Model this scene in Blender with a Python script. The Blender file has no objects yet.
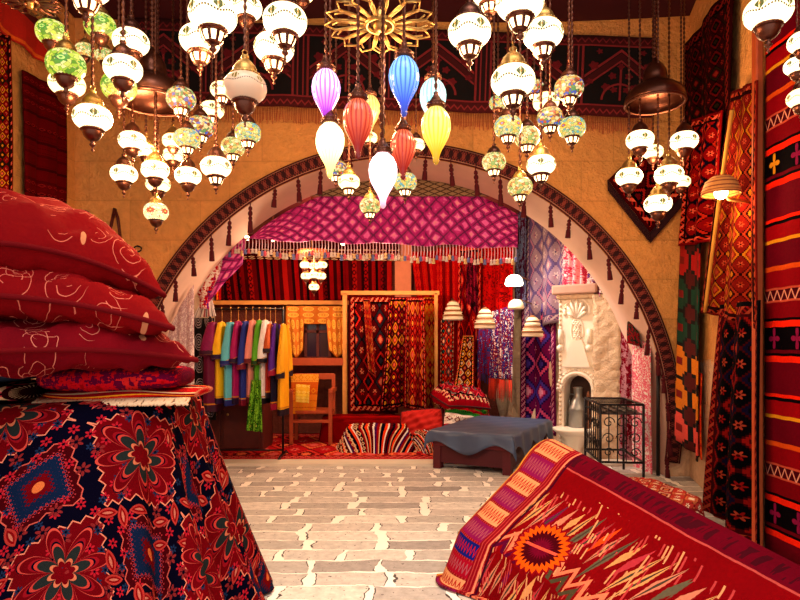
import bpy, math, random
from mathutils import Vector, Matrix
random.seed(7)
S = bpy.context.scene
COL = S.collection
PI = math.pi
sin, cos = math.sin, math.cos
F = 600.0; CH = 1.4; HZ = 345.0

def P(px, py, D):
    return Vector(((px-400)/F*D, D, CH+(HZ-py)/F*D))

# ------------------------------------------------------------------ node expressions
class X:
    def __init__(s, m, k): s.m = m; s.k = k
    def _o(s, op, b=None, c=None):
        return s.m.math(op, s, b, c)
    def __add__(s, b): return s._o('ADD', b)
    __radd__ = __add__
    def __sub__(s, b): return s._o('SUBTRACT', b)
    def __rsub__(s, b): return s.m.math('SUBTRACT', b, s)
    def __mul__(s, b): return s._o('MULTIPLY', b)
    __rmul__ = __mul__
    def __truediv__(s, b): return s._o('DIVIDE', b)
    def __lt__(s, b): return s._o('LESS_THAN', b)
    def __gt__(s, b): return s._o('GREATER_THAN', b)
    def abs(s): return s._o('ABSOLUTE')
    def frac(s): return s._o('FRACT')
    def floor(s): return s._o('FLOOR')
    def sin(s): return s._o('SINE')
    def cos(s): return s._o('COSINE')
    def sqrt(s): return s._o('SQRT')
    def min(s, b): return s._o('MINIMUM', b)
    def max(s, b): return s._o('MAXIMUM', b)
    def tri(s): return (s.frac()-0.5).abs()*2.0      # 0..1..0 wave

class Mat:
    def __init__(s, name):
        s.mat = bpy.data.materials.new(name); s.mat.use_nodes = True
        s.t = s.mat.node_tree; s.n = s.t.nodes; s.l = s.t.links
        s.b = s.n['Principled BSDF']; s._uv = None
    def put(s, sock, v):
        if isinstance(v, X): s.l.new(v.k, sock)
        elif isinstance(v, (tuple, list)):
            sock.default_value = tuple(v)[:3] + ((1.0,) if len(sock.default_value) == 4 else ())
        else: sock.default_value = v
    def math(s, op, a, b=None, c=None):
        n = s.n.new('ShaderNodeMath'); n.operation = op
        s.put(n.inputs[0], a)
        if b is not None: s.put(n.inputs[1], b)
        if c is not None: s.put(n.inputs[2], c)
        return X(s, n.outputs[0])
    def coord(s, kind='UV'):
        n = s.n.new('ShaderNodeTexCoord')
        return n.outputs[kind]
    def sep(s, vec):
        n = s.n.new('ShaderNodeSeparateXYZ'); s.l.new(vec, n.inputs[0])
        return [X(s, o) for o in n.outputs]
    def comb(s, a, b, c=0.0):
        n = s.n.new('ShaderNodeCombineXYZ')
        s.put(n.inputs[0], a); s.put(n.inputs[1], b); s.put(n.inputs[2], c)
        return X(s, n.outputs[0])
    def uv(s, W=1.0, H=1.0):
        u, v, _ = s.sep(s.coord('UV'))
        return u*W, v*H
    def mix(s, a, b, f):
        n = s.n.new('ShaderNodeMix'); n.data_type = 'RGBA'
        s.put(n.inputs[0], f); s.put(n.inputs[6], a); s.put(n.inputs[7], b)
        return X(s, n.outputs[2])
    def mulc(s, a, b):
        n = s.n.new('ShaderNodeMix'); n.data_type = 'RGBA'; n.blend_type = 'MULTIPLY'
        n.inputs[0].default_value = 1.0; s.put(n.inputs[6], a); s.put(n.inputs[7], b)
        return X(s, n.outputs[2])
    def ramp(s, f, stops, interp='CONSTANT'):
        n = s.n.new('ShaderNodeValToRGB'); r = n.color_ramp; r.interpolation = interp
        while len(r.elements) < len(stops): r.elements.new(1.0)
        for e, (p, c) in zip(r.elements, sorted(stops, key=lambda q: q[0])):
            e.position = p; e.color = tuple(c[:3])+(1,)
        s.put(n.inputs[0], f)
        return X(s, n.outputs[0])
    def rnd(s, a, b, w=0.0):
        n = s.n.new('ShaderNodeTexWhiteNoise'); n.noise_dimensions = '3D'
        s.l.new(s.comb(a, b, w).k, n.inputs['Vector'])
        return X(s, n.outputs['Value'])
    def noise(s, vec, scale, detail=3.0, rough=0.55):
        n = s.n.new('ShaderNodeTexNoise')
        if vec is not None: s.l.new(vec.k if isinstance(vec, X) else vec, n.inputs['Vector'])
        n.inputs['Scale'].default_value = scale; n.inputs['Detail'].default_value = detail
        n.inputs['Roughness'].default_value = rough
        return X(s, n.outputs['Fac'])
    def voro(s, vec, scale, feature='F1', out='Distance', rand=1.0):
        n = s.n.new('ShaderNodeTexVoronoi'); n.feature = feature
        s.l.new(vec.k if isinstance(vec, X) else vec, n.inputs['Vector'])
        n.inputs['Scale'].default_value = scale; n.inputs['Randomness'].default_value = rand
        return X(s, n.outputs[out])
    def bump(s, h, strength=0.3, dist=0.01):
        n = s.n.new('ShaderNodeBump'); n.inputs['Strength'].default_value = strength
        n.inputs['Distance'].default_value = dist
        s.put(n.inputs['Height'], h); s.l.new(n.outputs[0], s.b.inputs['Normal'])
    def done(s, color=None, rough=0.8, metal=0.0, spec=0.3, emit=None, estr=0.0, sheen=0.0):
        if color is not None: s.put(s.b.inputs['Base Color'], color)
        s.put(s.b.inputs['Roughness'], rough); s.put(s.b.inputs['Metallic'], metal)
        s.b.inputs['Specular IOR Level'].default_value = spec
        if emit is not None:
            s.put(s.b.inputs['Emission Color'], emit); s.put(s.b.inputs['Emission Strength'], estr)
        s.mat['e'] = 1
        return s.mat

def rgb(r, g, b):
    f = lambda c: ((c/255.0)/12.92 if c/255.0 <= .04045 else ((c/255.0+.055)/1.055)**2.4)
    return (f(r), f(g), f(b))

def plain(name, c, rough=0.7, metal=0.0, var=0.15, scale=12, spec=0.3):
    m = Mat(name); n = m.noise(m.coord('Object'), scale)
    col = m.mix(tuple(x*(1-var) for x in c), tuple(min(1, x*(1+var)) for x in c), n)
    m.bump(n, 0.15, 0.005)
    return m.done(col, rough, metal, spec)

def weave(m, col, u, v, amt=0.35):
    """fine thread variation over a textile colour"""
    n = m.noise(m.comb(u, v), 55, 2.0); n2 = m.noise(m.comb(u, v), 4.0, 2.0)
    g = n*amt + n2*amt + (1.0-amt)
    c = m.mulc(col, m.comb(g, g, g))
    gm = m.n.new('ShaderNodeGamma'); gm.inputs[1].default_value = 1.42; m.put(gm.inputs[0], c); c = X(m, gm.outputs[0])
    m.bump(n, 0.25, 0.004)
    return c

RED = rgb(168, 22, 30); DRED = rgb(112, 10, 20); MAR = rgb(70, 8, 22); NAVY = rgb(22, 18, 50)
CREAM = rgb(226, 196, 160); PINK = rgb(214, 84, 100); SALM = rgb(226, 120, 96); ORNG = rgb(226, 84, 24)
GOLD = rgb(220, 160, 50); BLUE = rgb(44, 62, 130); OLIVE = rgb(96, 96, 72); BLACK = rgb(18, 10, 14)
MAG = rgb(160, 24, 84); PURP = rgb(92, 40, 110); TEAL = rgb(40, 110, 110); WHITE = rgb(236, 226, 220)

def rug_mat(name, W, H, field, dark, acc, acc2, cream, cell=.24, seed=0.0, bord=.16):
    m = Mat(name); u, v = m.uv(W, H)
    a = u/cell; b = v/(cell*1.25)
    iu, iv = a.floor(), b.floor(); r = m.rnd(iu, iv, seed)
    cu = (a.frac()-.5).abs(); cv = (b.frac()-.5).abs()
    d = ((cu*14).floor()/14 + (cv*14).floor()/14)
    c1 = m.ramp(d, [(0, acc2), (.08, cream), (.14, dark), (.22, acc), (.36, cream), (.41, dark), (.47, field)])
    c2 = m.ramp(d, [(0, cream), (.08, acc), (.2, field), (.27, acc2), (.38, dark), (.5, field)])
    col = m.mix(c1, c2, r > .5)
    # small corner rosettes
    a2 = (a+.5).frac()-.5; b2 = (b+.5).frac()-.5
    rr = (a2*a2+b2*b2).sqrt(); th = m.math('ARCTAN2', b2, a2)
    fl = rr < ((th*6).cos()*.05+.12)
    col = m.mix(col, m.mix(acc, cream, r > .4), fl)
    col = m.mix(col, dark, rr < .045)
    # border
    e = u.min(W-u).min(v.min(H-v))
    zz = ((u+v)/(.055)).frac() < .45
    bz = m.mix(dark, acc, zz)
    s2 = ((u-v)/(.11)).tri() > .62
    bz = m.mix(bz, cream, s2)
    col = m.mix(col, bz, e < bord)
    col = m.mix(col, dark, (e < bord+.02)*(e > bord-.01))
    col = m.mix(col, field, e < bord*.35)
    return m.done(weave(m, col, u, v), .95, spec=.03)

def kilim_mat(name, W, H, stripes, motif=CREAM, mdark=BLACK, along='v', n_rep=1.0, seed=1.0, strength=1.0):
    """stripes: list (pos, colour) over 0..1 repeated n_rep times; motif rows inside the wider dark stripes"""
    m = Mat(name); u, v = m.uv(W, H)
    if along == 'u': u, v = v, u; W, H = H, W
    t = (v/H*n_rep+m.noise(m.comb(u, v), 3.0, 1.0)*.006)
    tt = t.frac()
    col = m.ramp(tt, stripes)
    # motif bands: lozenges in a row
    cu = (u/.12).frac()-.5; cu = cu.abs()
    k = (tt*6).frac()-.5; band = (tt*6).floor(); r = m.rnd(band, t.floor(), seed)
    d = ((cu*10).floor()/10) + ((k.abs()*10).floor()/10)
    lo = (d < .36)*(d > .12)*(r > .55)
    col = m.mix(col, motif, lo)
    dd = ((u/.03).frac() < .5)*(k.abs() > .44)*(r > .3)
    col = m.mix(col, mdark, dd)
    return m.done(weave(m, col, u, v), .95, spec=.03)

# ------------------------------------------------------------------ mesh builder
class MB:
    def __init__(s): s.v = []; s.f = []; s.uv = []; s.mi = []; s.sm = []
    def face(s, idx, uvs=None, mi=0, smooth=True):
        s.f.append(tuple(idx)); s.uv.append(uvs or [(0, 0)]*len(idx)); s.mi.append(mi); s.sm.append(smooth)
    def grid(s, fn, nu, nv, mi=0, uvfn=None, closeu=False, flip=False):
        b = len(s.v)
        for j in range(nv+1):
            for i in range(nu+1):
                s.v.append(tuple(fn(i/nu, j/nv)))
        w = nu+1
        for j in range(nv):
            for i in range(nu):
                q = [b+j*w+i, b+j*w+i+1, b+(j+1)*w+i+1, b+(j+1)*w+i]
                uvq = [(i/nu, 1-j/nv), ((i+1)/nu, 1-j/nv), ((i+1)/nu, 1-(j+1)/nv), (i/nu, 1-(j+1)/nv)]
                if flip: q.reverse(); uvq.reverse()
                m_ = mi(i, j) if callable(mi) else mi
                s.face(q, uvq, m_)
        return s
    def lathe(s, prof, seg=20, c=(0, 0, 0), mi=0, sx=1, sy=1, axis=None):
        c = Vector(c); n = len(prof)-1
        def fn(u, v):
            k = min(n, int(round(v*n))); r, z = prof[k]; a = -2*PI*u
            p = Vector((r*cos(a)*sx, r*sin(a)*sy, z))
            if axis: p = axis @ p
            return c+p
        s.grid(fn, seg, n, mi); return s
    def box(s, lo, hi, mi=0, rot=None, c=None):
        b = len(s.v); x0, y0, z0 = lo; x1, y1, z1 = hi
        vs = [Vector(p) for p in ((x0,y0,z0),(x1,y0,z0),(x1,y1,z0),(x0,y1,z0),(x0,y0,z1),(x1,y0,z1),(x1,y1,z1),(x0,y1,z1))]
        if rot is not None:
            c = Vector(c) if c is not None else Vector((0, 0, 0))
            vs = [rot @ (p-c) + c for p in vs]
        s.v += [tuple(p) for p in vs]
        for q in ((0,3,2,1),(4,5,6,7),(0,1,5,4),(1,2,6,5),(2,3,7,6),(3,0,4,7)):
            a0 = vs[q[0]]; eu = (vs[q[1]]-a0).length; ev = (vs[q[3]]-a0).length
            s.face([b+i for i in q], [(0,0),(eu,0),(eu,ev),(0,ev)], mi, False)
        return s
    def tube(s, pts, r, seg=8, mi=0, closed=False):
        pts = [Vector(p) for p in pts]; n = len(pts); b = len(s.v)
        rr = r if callable(r) else (lambda t: r)
        up0 = Vector((0, 0, 1))
        for i, p in enumerate(pts):
            d = (pts[(i+1) % n] if (closed or i < n-1) else p) - (pts[i-1] if (closed or i > 0) else p)
            if d.length < 1e-9: d = Vector((0, 0, 1))
            d.normalize(); up = up0 if abs(d.dot(up0)) < .95 else Vector((1, 0, 0))
            a = d.cross(up).normalized(); c = d.cross(a).normalized(); R = rr(i/max(1, n-1))
            for k in range(seg):
                t = 2*PI*k/seg; s.v.append(tuple(p+(a*cos(t)+c*sin(t))*R))
        m_ = n if closed else n-1
        for i in range(m_):
            for k in range(seg):
                i2 = (i+1) % n
                s.face([b+i*seg+k, b+i*seg+(k+1) % seg, b+i2*seg+(k+1) % seg, b+i2*seg+k],
                       [(k/seg, i/n), ((k+1)/seg, i/n), ((k+1)/seg, (i+1)/n), (k/seg, (i+1)/n)], mi)
        if not closed:
            s.face([b+k for k in range(seg)][::-1], None, mi); s.face([b+(n-1)*seg+k for k in range(seg)], None, mi)
        return s
    def prism(s, poly, y0, y1, mi=0):
        """polygon in xz extruded along y"""
        b = len(s.v); n = len(poly)
        for x, z in poly: s.v.append((x, y0, z))
        for x, z in poly: s.v.append((x, y1, z))
        s.face(list(range(b, b+n)), [(x, z) for x, z in poly], mi, False)
        s.face([b+n+i for i in range(n)][::-1], [(x, z) for x, z in poly][::-1], mi, False)
        for i in range(n):
            j = (i+1) % n
            s.face([b+j, b+i, b+n+i, b+n+j], [(0,0),(1,0),(1,1),(0,1)], mi, False)
        return s
    def ball(s, c, r, seg=10, mi=0, sz=1.0):
        prof = [(max(1e-4, r*sin(PI*k/8)), r*sz*cos(PI*k/8)) for k in range(9)]
        return s.lathe(prof, seg, c, mi)
    def mesh(s, name, mats):
        me = bpy.data.meshes.new(name); me.from_pydata(s.v, [], s.f)
        for m in (mats if isinstance(mats, (list, tuple)) else [mats]): me.materials.append(m)
        ul = me.uv_layers.new(name='UVMap'); k = 0
        for fi, p in enumerate(me.polygons):
            p.material_index = s.mi[fi]; p.use_smooth = s.sm[fi]
            for q in s.uv[fi]: ul.data[k].uv = q; k += 1
        me.update(); return me
    def build(s, name, mats, parent=None, loc=None, solid=None, bevel=None, sub=None):
        o = bpy.data.objects.new(name, s.mesh(name, mats)); COL.objects.link(o)
        if parent: o.parent = parent
        if loc is not None: o.location = loc
        if bevel:
            b = o.modifiers.new('b', 'BEVEL'); b.width = bevel; b.segments = 2; b.limit_method = 'ANGLE'
        if sub:
            b = o.modifiers.new('s', 'SUBSURF'); b.levels = sub; b.render_levels = sub
        if solid:
            b = o.modifiers.new('d', 'SOLIDIFY'); b.thickness = solid; b.offset = 0
        return o

def tag(o, label, cat, group=None, kind=None):
    if label: o['label'] = label
    if cat: o['category'] = cat
    if group: o['group'] = group
    if kind: o['kind'] = kind
    return o
def thing(name, label, cat, loc=(0, 0, 0), rz=0, group=None, scale=1):
    o = bpy.data.objects.new(name, None); COL.objects.link(o)
    o.location = loc; o.rotation_euler = (0, 0, rz); o.scale = (scale,)*3
    o.empty_display_size = .1
    return tag(o, label, cat, group)
def struct(o): o['kind'] = 'structure'; return o

# ------------------------------------------------------------------ common materials
COPPER = plain('dark_copper', (.12, .04, .025), .32, .9, .35, 30)
BRASS = plain('aged_brass', (.46, .25, .07), .36, .9, .35, 40)
IRON = plain('black_iron', (.02, .016, .018), .45, .6, .3, 20)
PALEWOOD = plain('pale_wood', rgb(222, 150, 70), .6, 0, .2, 14)
DARKWOOD = plain('dark_wood', rgb(84, 26, 18), .6, 0, .3, 14)
MIDWOOD = plain('mid_wood', rgb(170, 70, 30), .55, 0, .25, 14)
TIN = plain('grey_tin', rgb(150, 150, 148), .35, .7, .2, 10)
CORD = plain('dark_cord', rgb(70, 14, 20), .8)
FRINGE = plain('cream_fringe', rgb(222, 180, 140), .9)
GLOW = Mat('lit_slot').done((.8, .5, .2), .5, emit=(1, .62, .3), estr=6.0)
GRED = plain('deep_red_tassel', rgb(78, 8, 20), .9)

# floor ------------------------------------------------------------
def floor_mat():
    m = Mat('stone_paving'); x, y, _ = m.sep(m.coord('Object'))
    w = m.comb(x, y)
    n1 = m.noise(w, 2.2, 3.0); n2 = m.noise(m.comb(x+7.3, y+3.1), 2.2, 3.0)
    n3 = m.noise(w, 9.0, 3.0)
    yy = y+(n1-.5)*.10+(n3-.5)*.035; row = (yy/.205).floor(); fy = (yy/.205).frac()
    rr = m.rnd(row, 3.0, 1.0); rl = m.rnd(row, 9.0, 2.0)
    ln = rl*.22+.42
    xx = (x+(n2-.5)*.16+(n3-.5)*.05)/ln+rr*5.0; cx = xx.floor(); fx = xx.frac()
    r = m.rnd(cx, row, 5.0)
    ex = (fx.min(1.0-fx))*.5; ey = (fy.min(1.0-fy))*.205
    e = (ex*.6).min(ey*2.4)
    wid = (m.noise(w, 5.0, 2.0)*.056)-.010
    mortar = e < wid
    col = m.ramp(r, [(0, rgb(178, 168, 158)), (.3, rgb(200, 190, 180)), (.55, rgb(150, 140, 134)), (.8, rgb(216, 206, 194)), (1, rgb(184, 170, 160))], 'LINEAR')
    nn = m.noise(w, 16, 5.0, .65); g = nn*1.1+.42
    col = m.mulc(col, m.comb(g, g, g))
    col = m.mix(col, rgb(90, 76, 70), m.noise(w, 34, 2.0) > .68)
    col = m.mix(col, rgb(60, 50, 46), (e < wid+.006)*(m.noise(w, 8.0, 2.0) > .5))
    col = m.mix(col, rgb(250, 240, 226), mortar)
    m.bump(m.mix((0,0,0), (1,1,1), mortar)*(-.6)+nn*.6, .45, .02)
    return m.done(col, .6, spec=.35)
mb = MB(); mb.grid(lambda u, v: (-6+12*u, -3+14*v, 0), 2, 2, flip=True)
fl = struct(mb.build('floor', floor_mat()))

def wall_mat(name, a, b, jo, bx=.75, bz=.42, js=.006, lower=None):
    m = Mat(name); x, y, z = m.sep(m.coord('Object'))
    t = x+y*.8
    n = m.noise(m.comb(x, y, z), 1.6, 4.0); f = m.noise(m.comb(x, y, z), 14, 5.0, .65)
    col = m.mix(a, b, n)
    row = ((z+(n-.5)*.03)/bz); rr = m.rnd(row.floor(), 1.0, 4.0); cx = t/bx+rr*3
    ex = cx.frac().min(1-cx.frac())*bx; ez = row.frac().min(1-row.frac())*bz
    r = m.rnd(cx.floor(), row.floor(), 2.0); g = r*.14+f*.5+n*.35+.5
    col = m.mulc(col, m.comb(g, g, g))
    if lower: col = m.mix(col, m.mulc(lower, m.comb(g, g, g)), (z+(f-.5)*.3) < 1.25)
    j = ex.min(ez) < js
    col = m.mix(col, jo, j*.16)
    m.bump(f*.9+r*.1-j*.15+n*1.2, .9, .06)
    return m.done(col, .85, spec=.2)
SAND = wall_mat('sandstone_wall', rgb(232, 170, 92), rgb(214, 136, 78), rgb(120, 62, 34), lower=rgb(214, 176, 142))
ROUGH = wall_mat('pale_rough_stone', rgb(232, 208, 176), rgb(206, 170, 136), rgb(140, 96, 70), .5, .3)
DARKR = wall_mat('dark_back_wall', rgb(120, 60, 44), rgb(86, 34, 28), rgb(60, 20, 18))
PLAST = plain('mauve_plaster', rgb(216, 178, 160), .85, 0, .15, 3)

# ------------------------------------------------------------------ the shell
D0, D1, DB = 6.4, 7.2, 9.5
CZ, RA = .557, 2.84
XL, XR = -3.47, 3.09
ZC = 5.0
def arch_z(x): return CZ+math.sqrt(max(0, RA*RA-x*x))
# front arch wall
mb = MB(); N = 72
def wall_face(y, flip):
    b = len(mb.v); xs = [RA*sin((i/N-.5)*PI) for i in range(N+1)]
    for x in xs: mb.v.append((x, y, arch_z(x))); mb.v.append((x, y, ZC+.1))
    for i in range(N):
        q = [b+2*i, b+2*i+2, b+2*i+3, b+2*i+1]
        if flip: q.reverse()
        mb.face(q, None, 0, False)
    for x0, x1 in ((XL-.4, -RA), (RA, XR+.4)):
        b = len(mb.v); mb.v += [(x0, y, 0), (x1, y, 0), (x1, y, ZC+.1), (x0, y, ZC+.1)]
        q = [b, b+1, b+2, b+3]
        if flip: q.reverse()
        mb.face(q, None, 0, False)
wall_face(D0, False); wall_face(D1, True)
pts = [(-RA, 0)]+[(RA*sin((i/N-.5)*PI), arch_z(RA*sin((i/N-.5)*PI))) for i in range(N+1)]+[(RA, 0)]
b = len(mb.v)
for x, z in pts: mb.v += [(x, D0, z), (x, D1, z)]
for i in range(len(pts)-1): mb.face([b+2*i, b+2*i+1, b+2*i+3, b+2*i+2], None, 1, True)
struct(mb.build('wall_front', [SAND, PLAST]))
struct(MB().box((XL-.4, 0.2, 0), (XL, D0, ZC+.1)).build('wall_left', SAND))
# right wall: runs in towards the camera, then a pier behind the striped kilim
def rx(D): return 1.448+.2565*D
mb = MB(); mb.prism([(0, 0), (1, 0), (1, 1), (0, 1)], 0, 1); mb = MB()
b = 0
poly = [(rx(6.6), 6.6), (rx(4.1), 4.1), (2.62, 4.1), (2.62, 0.2), (4.2, 0.2), (4.2, 6.6)]
for z in (0, ZC+.1):
    for x, y in poly: mb.v.append((x, y, z))
n = len(poly)
for i in range(n):
    j = (i+1) % n; mb.face([j, i, n+i, n+j], None, 0, False)
mb.face(list(range(n, 2*n)), None, 0, False)
struct(mb.build('wall_right', SAND))
# inner room
CANV = plain('dark_red_canvas', rgb(62, 5, 16), .9, 0, .3, 3)
struct(MB().box((-3.5, DB, 0), (3.2, DB+.2, 3.5)).build('wall_back', DARKR))
def ix(D): return 6.6-.5278*D
mb = MB(); poly = [(ix(9.6), 9.6), (ix(7.2), 7.2), (4.2, 7.2), (4.2, 9.6)]; mb.v = []
NS = 24
def inner(u, v):
    D = 9.6-u*(9.6-7.0)
    k = 0.03*sin(u*37)*sin(v*29)+.02*sin(u*71+v*13)
    return (ix(D)+k-.02, D, v*3.6)
mb.grid(inner, 60, 60, flip=False)
struct(mb.build('wall_inner_right', ROUGH))
struct(MB().box((-3.4, 7.2, 0), (-2.93, 9.5, 3.6)).build('wall_inner_left', ROUGH))
# vault-like ceiling of the inner room, and the red cloth ceiling over the court
mb = MB(); mb.grid(lambda u, v: (-3.4+6.8*u, 7.2+2.5*v, 3.42), 4, 4, flip=False)
struct(mb.build('ceiling_inner', plain('inner_ceiling', rgb(96, 20, 22), .9), solid=.05))
def canopy(u, v):
    x = XL-.3+(XR+1.0-XL+.3)*u; y = 3.9+2.8*v
    return (x, y, ZC-.03-.05*abs(sin(u*PI*2+.7))-.02*sin(v*9)-.05*sin(PI*u))
mb = MB(); mb.grid(canopy, 60, 20)
struct(mb.build('ceiling', CANV, solid=.03))
def added_awn(u, v): return (XL-.3+(2.35)*u, -1.0+5.1*v, 4.86-.05*abs(sin(u*9)))  # added cloth out of view, keeps sun off the left cushions and carpet mound
mb = MB(); mb.grid(added_awn, 30, 8); struct(mb.build('ceiling_added_shade', CANV, solid=.03))
# threshold
struct(MB().box((-RA, D1-.28, 0), (RA, D1, .03)).build('trim_1', plain('threshold_stone', rgb(214, 200, 180), .7, 0, .12, 6)))

# ------------------------------------------------------------------ arch trim with tassels
def band_mat():
    m = Mat('patterned_braid'); u, v = m.uv(110, 1)
    f = u.frac()-.5; d = (f.abs()*10).floor()/10+((v-.5).abs()*8).floor()/8
    col = m.ramp(d, [(0, rgb(150, 80, 70)), (.14, rgb(80, 12, 28)), (.3, rgb(150, 76, 70)), (.38, rgb(70, 10, 26)), (.62, rgb(140, 70, 64)), (.7, rgb(64, 8, 24))])
    col = m.mix(col, rgb(110, 24, 34), (v-.5).abs() > .42)
    col = m.mix(col, rgb(190, 150, 130), ((v-.5).abs() > .36)*((v-.5).abs() < .40))
    return m.done(weave(m, col, u*.1, v*.2), .85)
trim = thing('arch_braid', 'dark red patterned braid with hanging tassels edging the big arch', 'trim', (0, D0-.02, CZ))
mb = MB(); A0, A1 = -98, 98
def bandf(u, v):
    a = math.radians(A0+(A1-A0)*u); r = 3.0-.16*v
    return (r*sin(a), -.012*sin(PI*v), r*cos(a))
mb.grid(bandf, 120, 4); mb.build('braid', band_mat(), trim, solid=.02)
tas = MB()
tas.tube([(0, 0, 0), (0, 0, -.05)], .006, 6)
for k, (zz, r) in enumerate(((-.06, .022), (-.10, .026), (-.14, .022))): tas.ball((0, 0, zz), r, 8, 0)
tas.lathe([(.012, -.15), (.024, -.17), (.030, -.26), (.0, -.262)], 8)
tm = tas.mesh('tassel', GRED)
for k in range(35):
    a = math.radians(-96+k*5.65+random.uniform(-.6, .6)); r = 2.855
    o = bpy.data.objects.new('tassel', tm); COL.objects.link(o); o.parent = trim
    o.location = (r*sin(a)-(.02 if a > 0 else -.02), -.035, r*cos(a)); o.rotation_euler = (random.uniform(-.05, .05), random.uniform(-.08, .08), 0)
    o.scale = (1.0, 1.0, random.uniform(.8, 1.35))

# ------------------------------------------------------------------ cloth helpers
def sheet(name, mat, p00, p10, p01, p11, label=None, cat=None, amp=.03, n=3, ph=0.0, nrm=(0, -1, 0), nu=40, nv=36,
          parent=None, group=None, thick=.012, sway=.01, hem=0.0, fringe=None, topamp=.3, flen=.07):
    p00, p10, p01, p11 = [Vector(p) for p in (p00, p10, p01, p11)]; nrm = Vector(nrm).normalized()
    W = (p10-p00).length
    def fn(u, v):
        p = (p00*(1-u)+p10*u)*(1-v)+(p01*(1-u)+p11*u)*v
        k = topamp+(1-topamp)*v
        off = amp*k*(sin(2*PI*n*u+ph+.5*v)+.4*sin(2*PI*n*2.3*u+ph*2+1.2*v))
        return p+nrm*(off+sway*sin(3*v+ph))+Vector((0, 0, hem*sin(2*PI*n*u+ph)*v))
    mb = MB(); mb.grid(fn, nu, nv)
    if fringe and label:
        root = thing(name, label, cat, (0, 0, 0), group=group)
        mb.build('cloth', mat, root, solid=thick)
    else:
        root = mb.build(name, mat, parent, solid=thick)
        if label: tag(root, label, cat, group)
    if fringe:
        f = MB(); k = int(W/.018)
        for i in range(k):
            p = fn((i+.5)/k, 1.0); q = p+Vector((random.uniform(-.008, .008), random.uniform(-.006, .006), -flen*random.uniform(.8, 1.1)))
            f.tube([p+Vector((0, 0, .005)), (p+q)/2, q], .004, 4)
        fo = f.build('fringe', fringe, root if label else parent)
    return root

# ------------------------------------------------------------------ wall frieze
def frieze_mat():
    m = Mat('embroidered_frieze'); u, v = m.uv(5.4, 1.0)
    line = rgb(150, 60, 66)
    bg = rgb(34, 6, 20)
    a = u/.92; f = a.frac()-.5; fa = f.abs(); cell = rgb(34, 6, 20)
    col = m.mix(bg, rgb(60, 8, 24), fa > .42)
    # roof line
    roof = v-(.82-fa*.85)
    col = m.mix(col, line, (roof.abs() < .018)*(fa < .4))
    col = m.mix(col, rgb(96, 20, 34), (roof < -.03)*(roof > -.11)*(fa < .4))
    col = m.mix(col, line, ((roof+.13).abs() < .014)*(fa < .4))
    # stylised plant
    st = (fa < .012)*(v < .6)*(v > .2)
    col = m.mix(col, line, st)
    for cx, cy, R in ((.0, .62, .035), (.09, .5, .04), (.16, .36, .045), (.07, .33, .035), (.3, .62, .05), (.34, .42, .035), (.24, .8, .03)):
        dx = fa-cx; dy = (v-cy)*1.05; r = (dx*dx+dy*dy).sqrt(); th = m.math('ARCTAN2', dy, dx)
        col = m.mix(col, rgb(128, 30, 48), r < ((th*5).cos()*.008+R))
    arcm = ((fa*fa+(v-.2)*(v-.2)).sqrt()-.2).abs() < .012
    col = m.mix(col, line, arcm*(v > .2))
    col = m.mix(col, line, (fa-.42).abs() < .012)
    col = m.mix(col, line, (fa-.47).abs() < .008)
    col = m.mix(col, rgb(100, 16, 30), (v > .88).max(v < .13))
    zz = ((u/.07).tri()-.5)*.05
    col = m.mix(col, line, ((v-.94+zz).abs() < .012).max((v-.06+zz).abs() < .012))
    col = m.mix(col, line, ((v-.875).abs() < .01).max((v-.135).abs() < .01))
    return m.done(weave(m, col, u, v, .2), .9)
fr = sheet('embroidered_frieze', frieze_mat(), P(118, 18, 6.34), P(656, 38, 6.34), P(118, 102, 6.34), P(652, 118, 6.34),
      'long dark embroidered textile frieze hung above the big arch', 'wall hanging', amp=.012, n=7, nrm=(0, -1, 0), nu=90, nv=10,
      fringe=plain('dull_red_fringe', rgb(176, 84, 52), .9), flen=.17)

# left valance strip and the canopy edge
m = Mat('orange_red_cloth'); u, v = m.uv(1.6, .5)
c = m.mix(rgb(196, 52, 26), rgb(120, 20, 22), v > .38); c = m.mix(c, rgb(226, 120, 40), (v-.04).abs() < .02)
OR = m.done(weave(m, c, u, v), .9)
sheet('wall_valance', OR, (XL+.07, 4.2, 4.46), (XL+.07, 6.1, 4.46), (XL+.07, 4.2, 4.05), (XL+.07, 6.1, 4.1),
      'orange red cloth valance along the top of the left wall', 'valance', amp=.02, n=5, nrm=(1, 0, 0))

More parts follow.
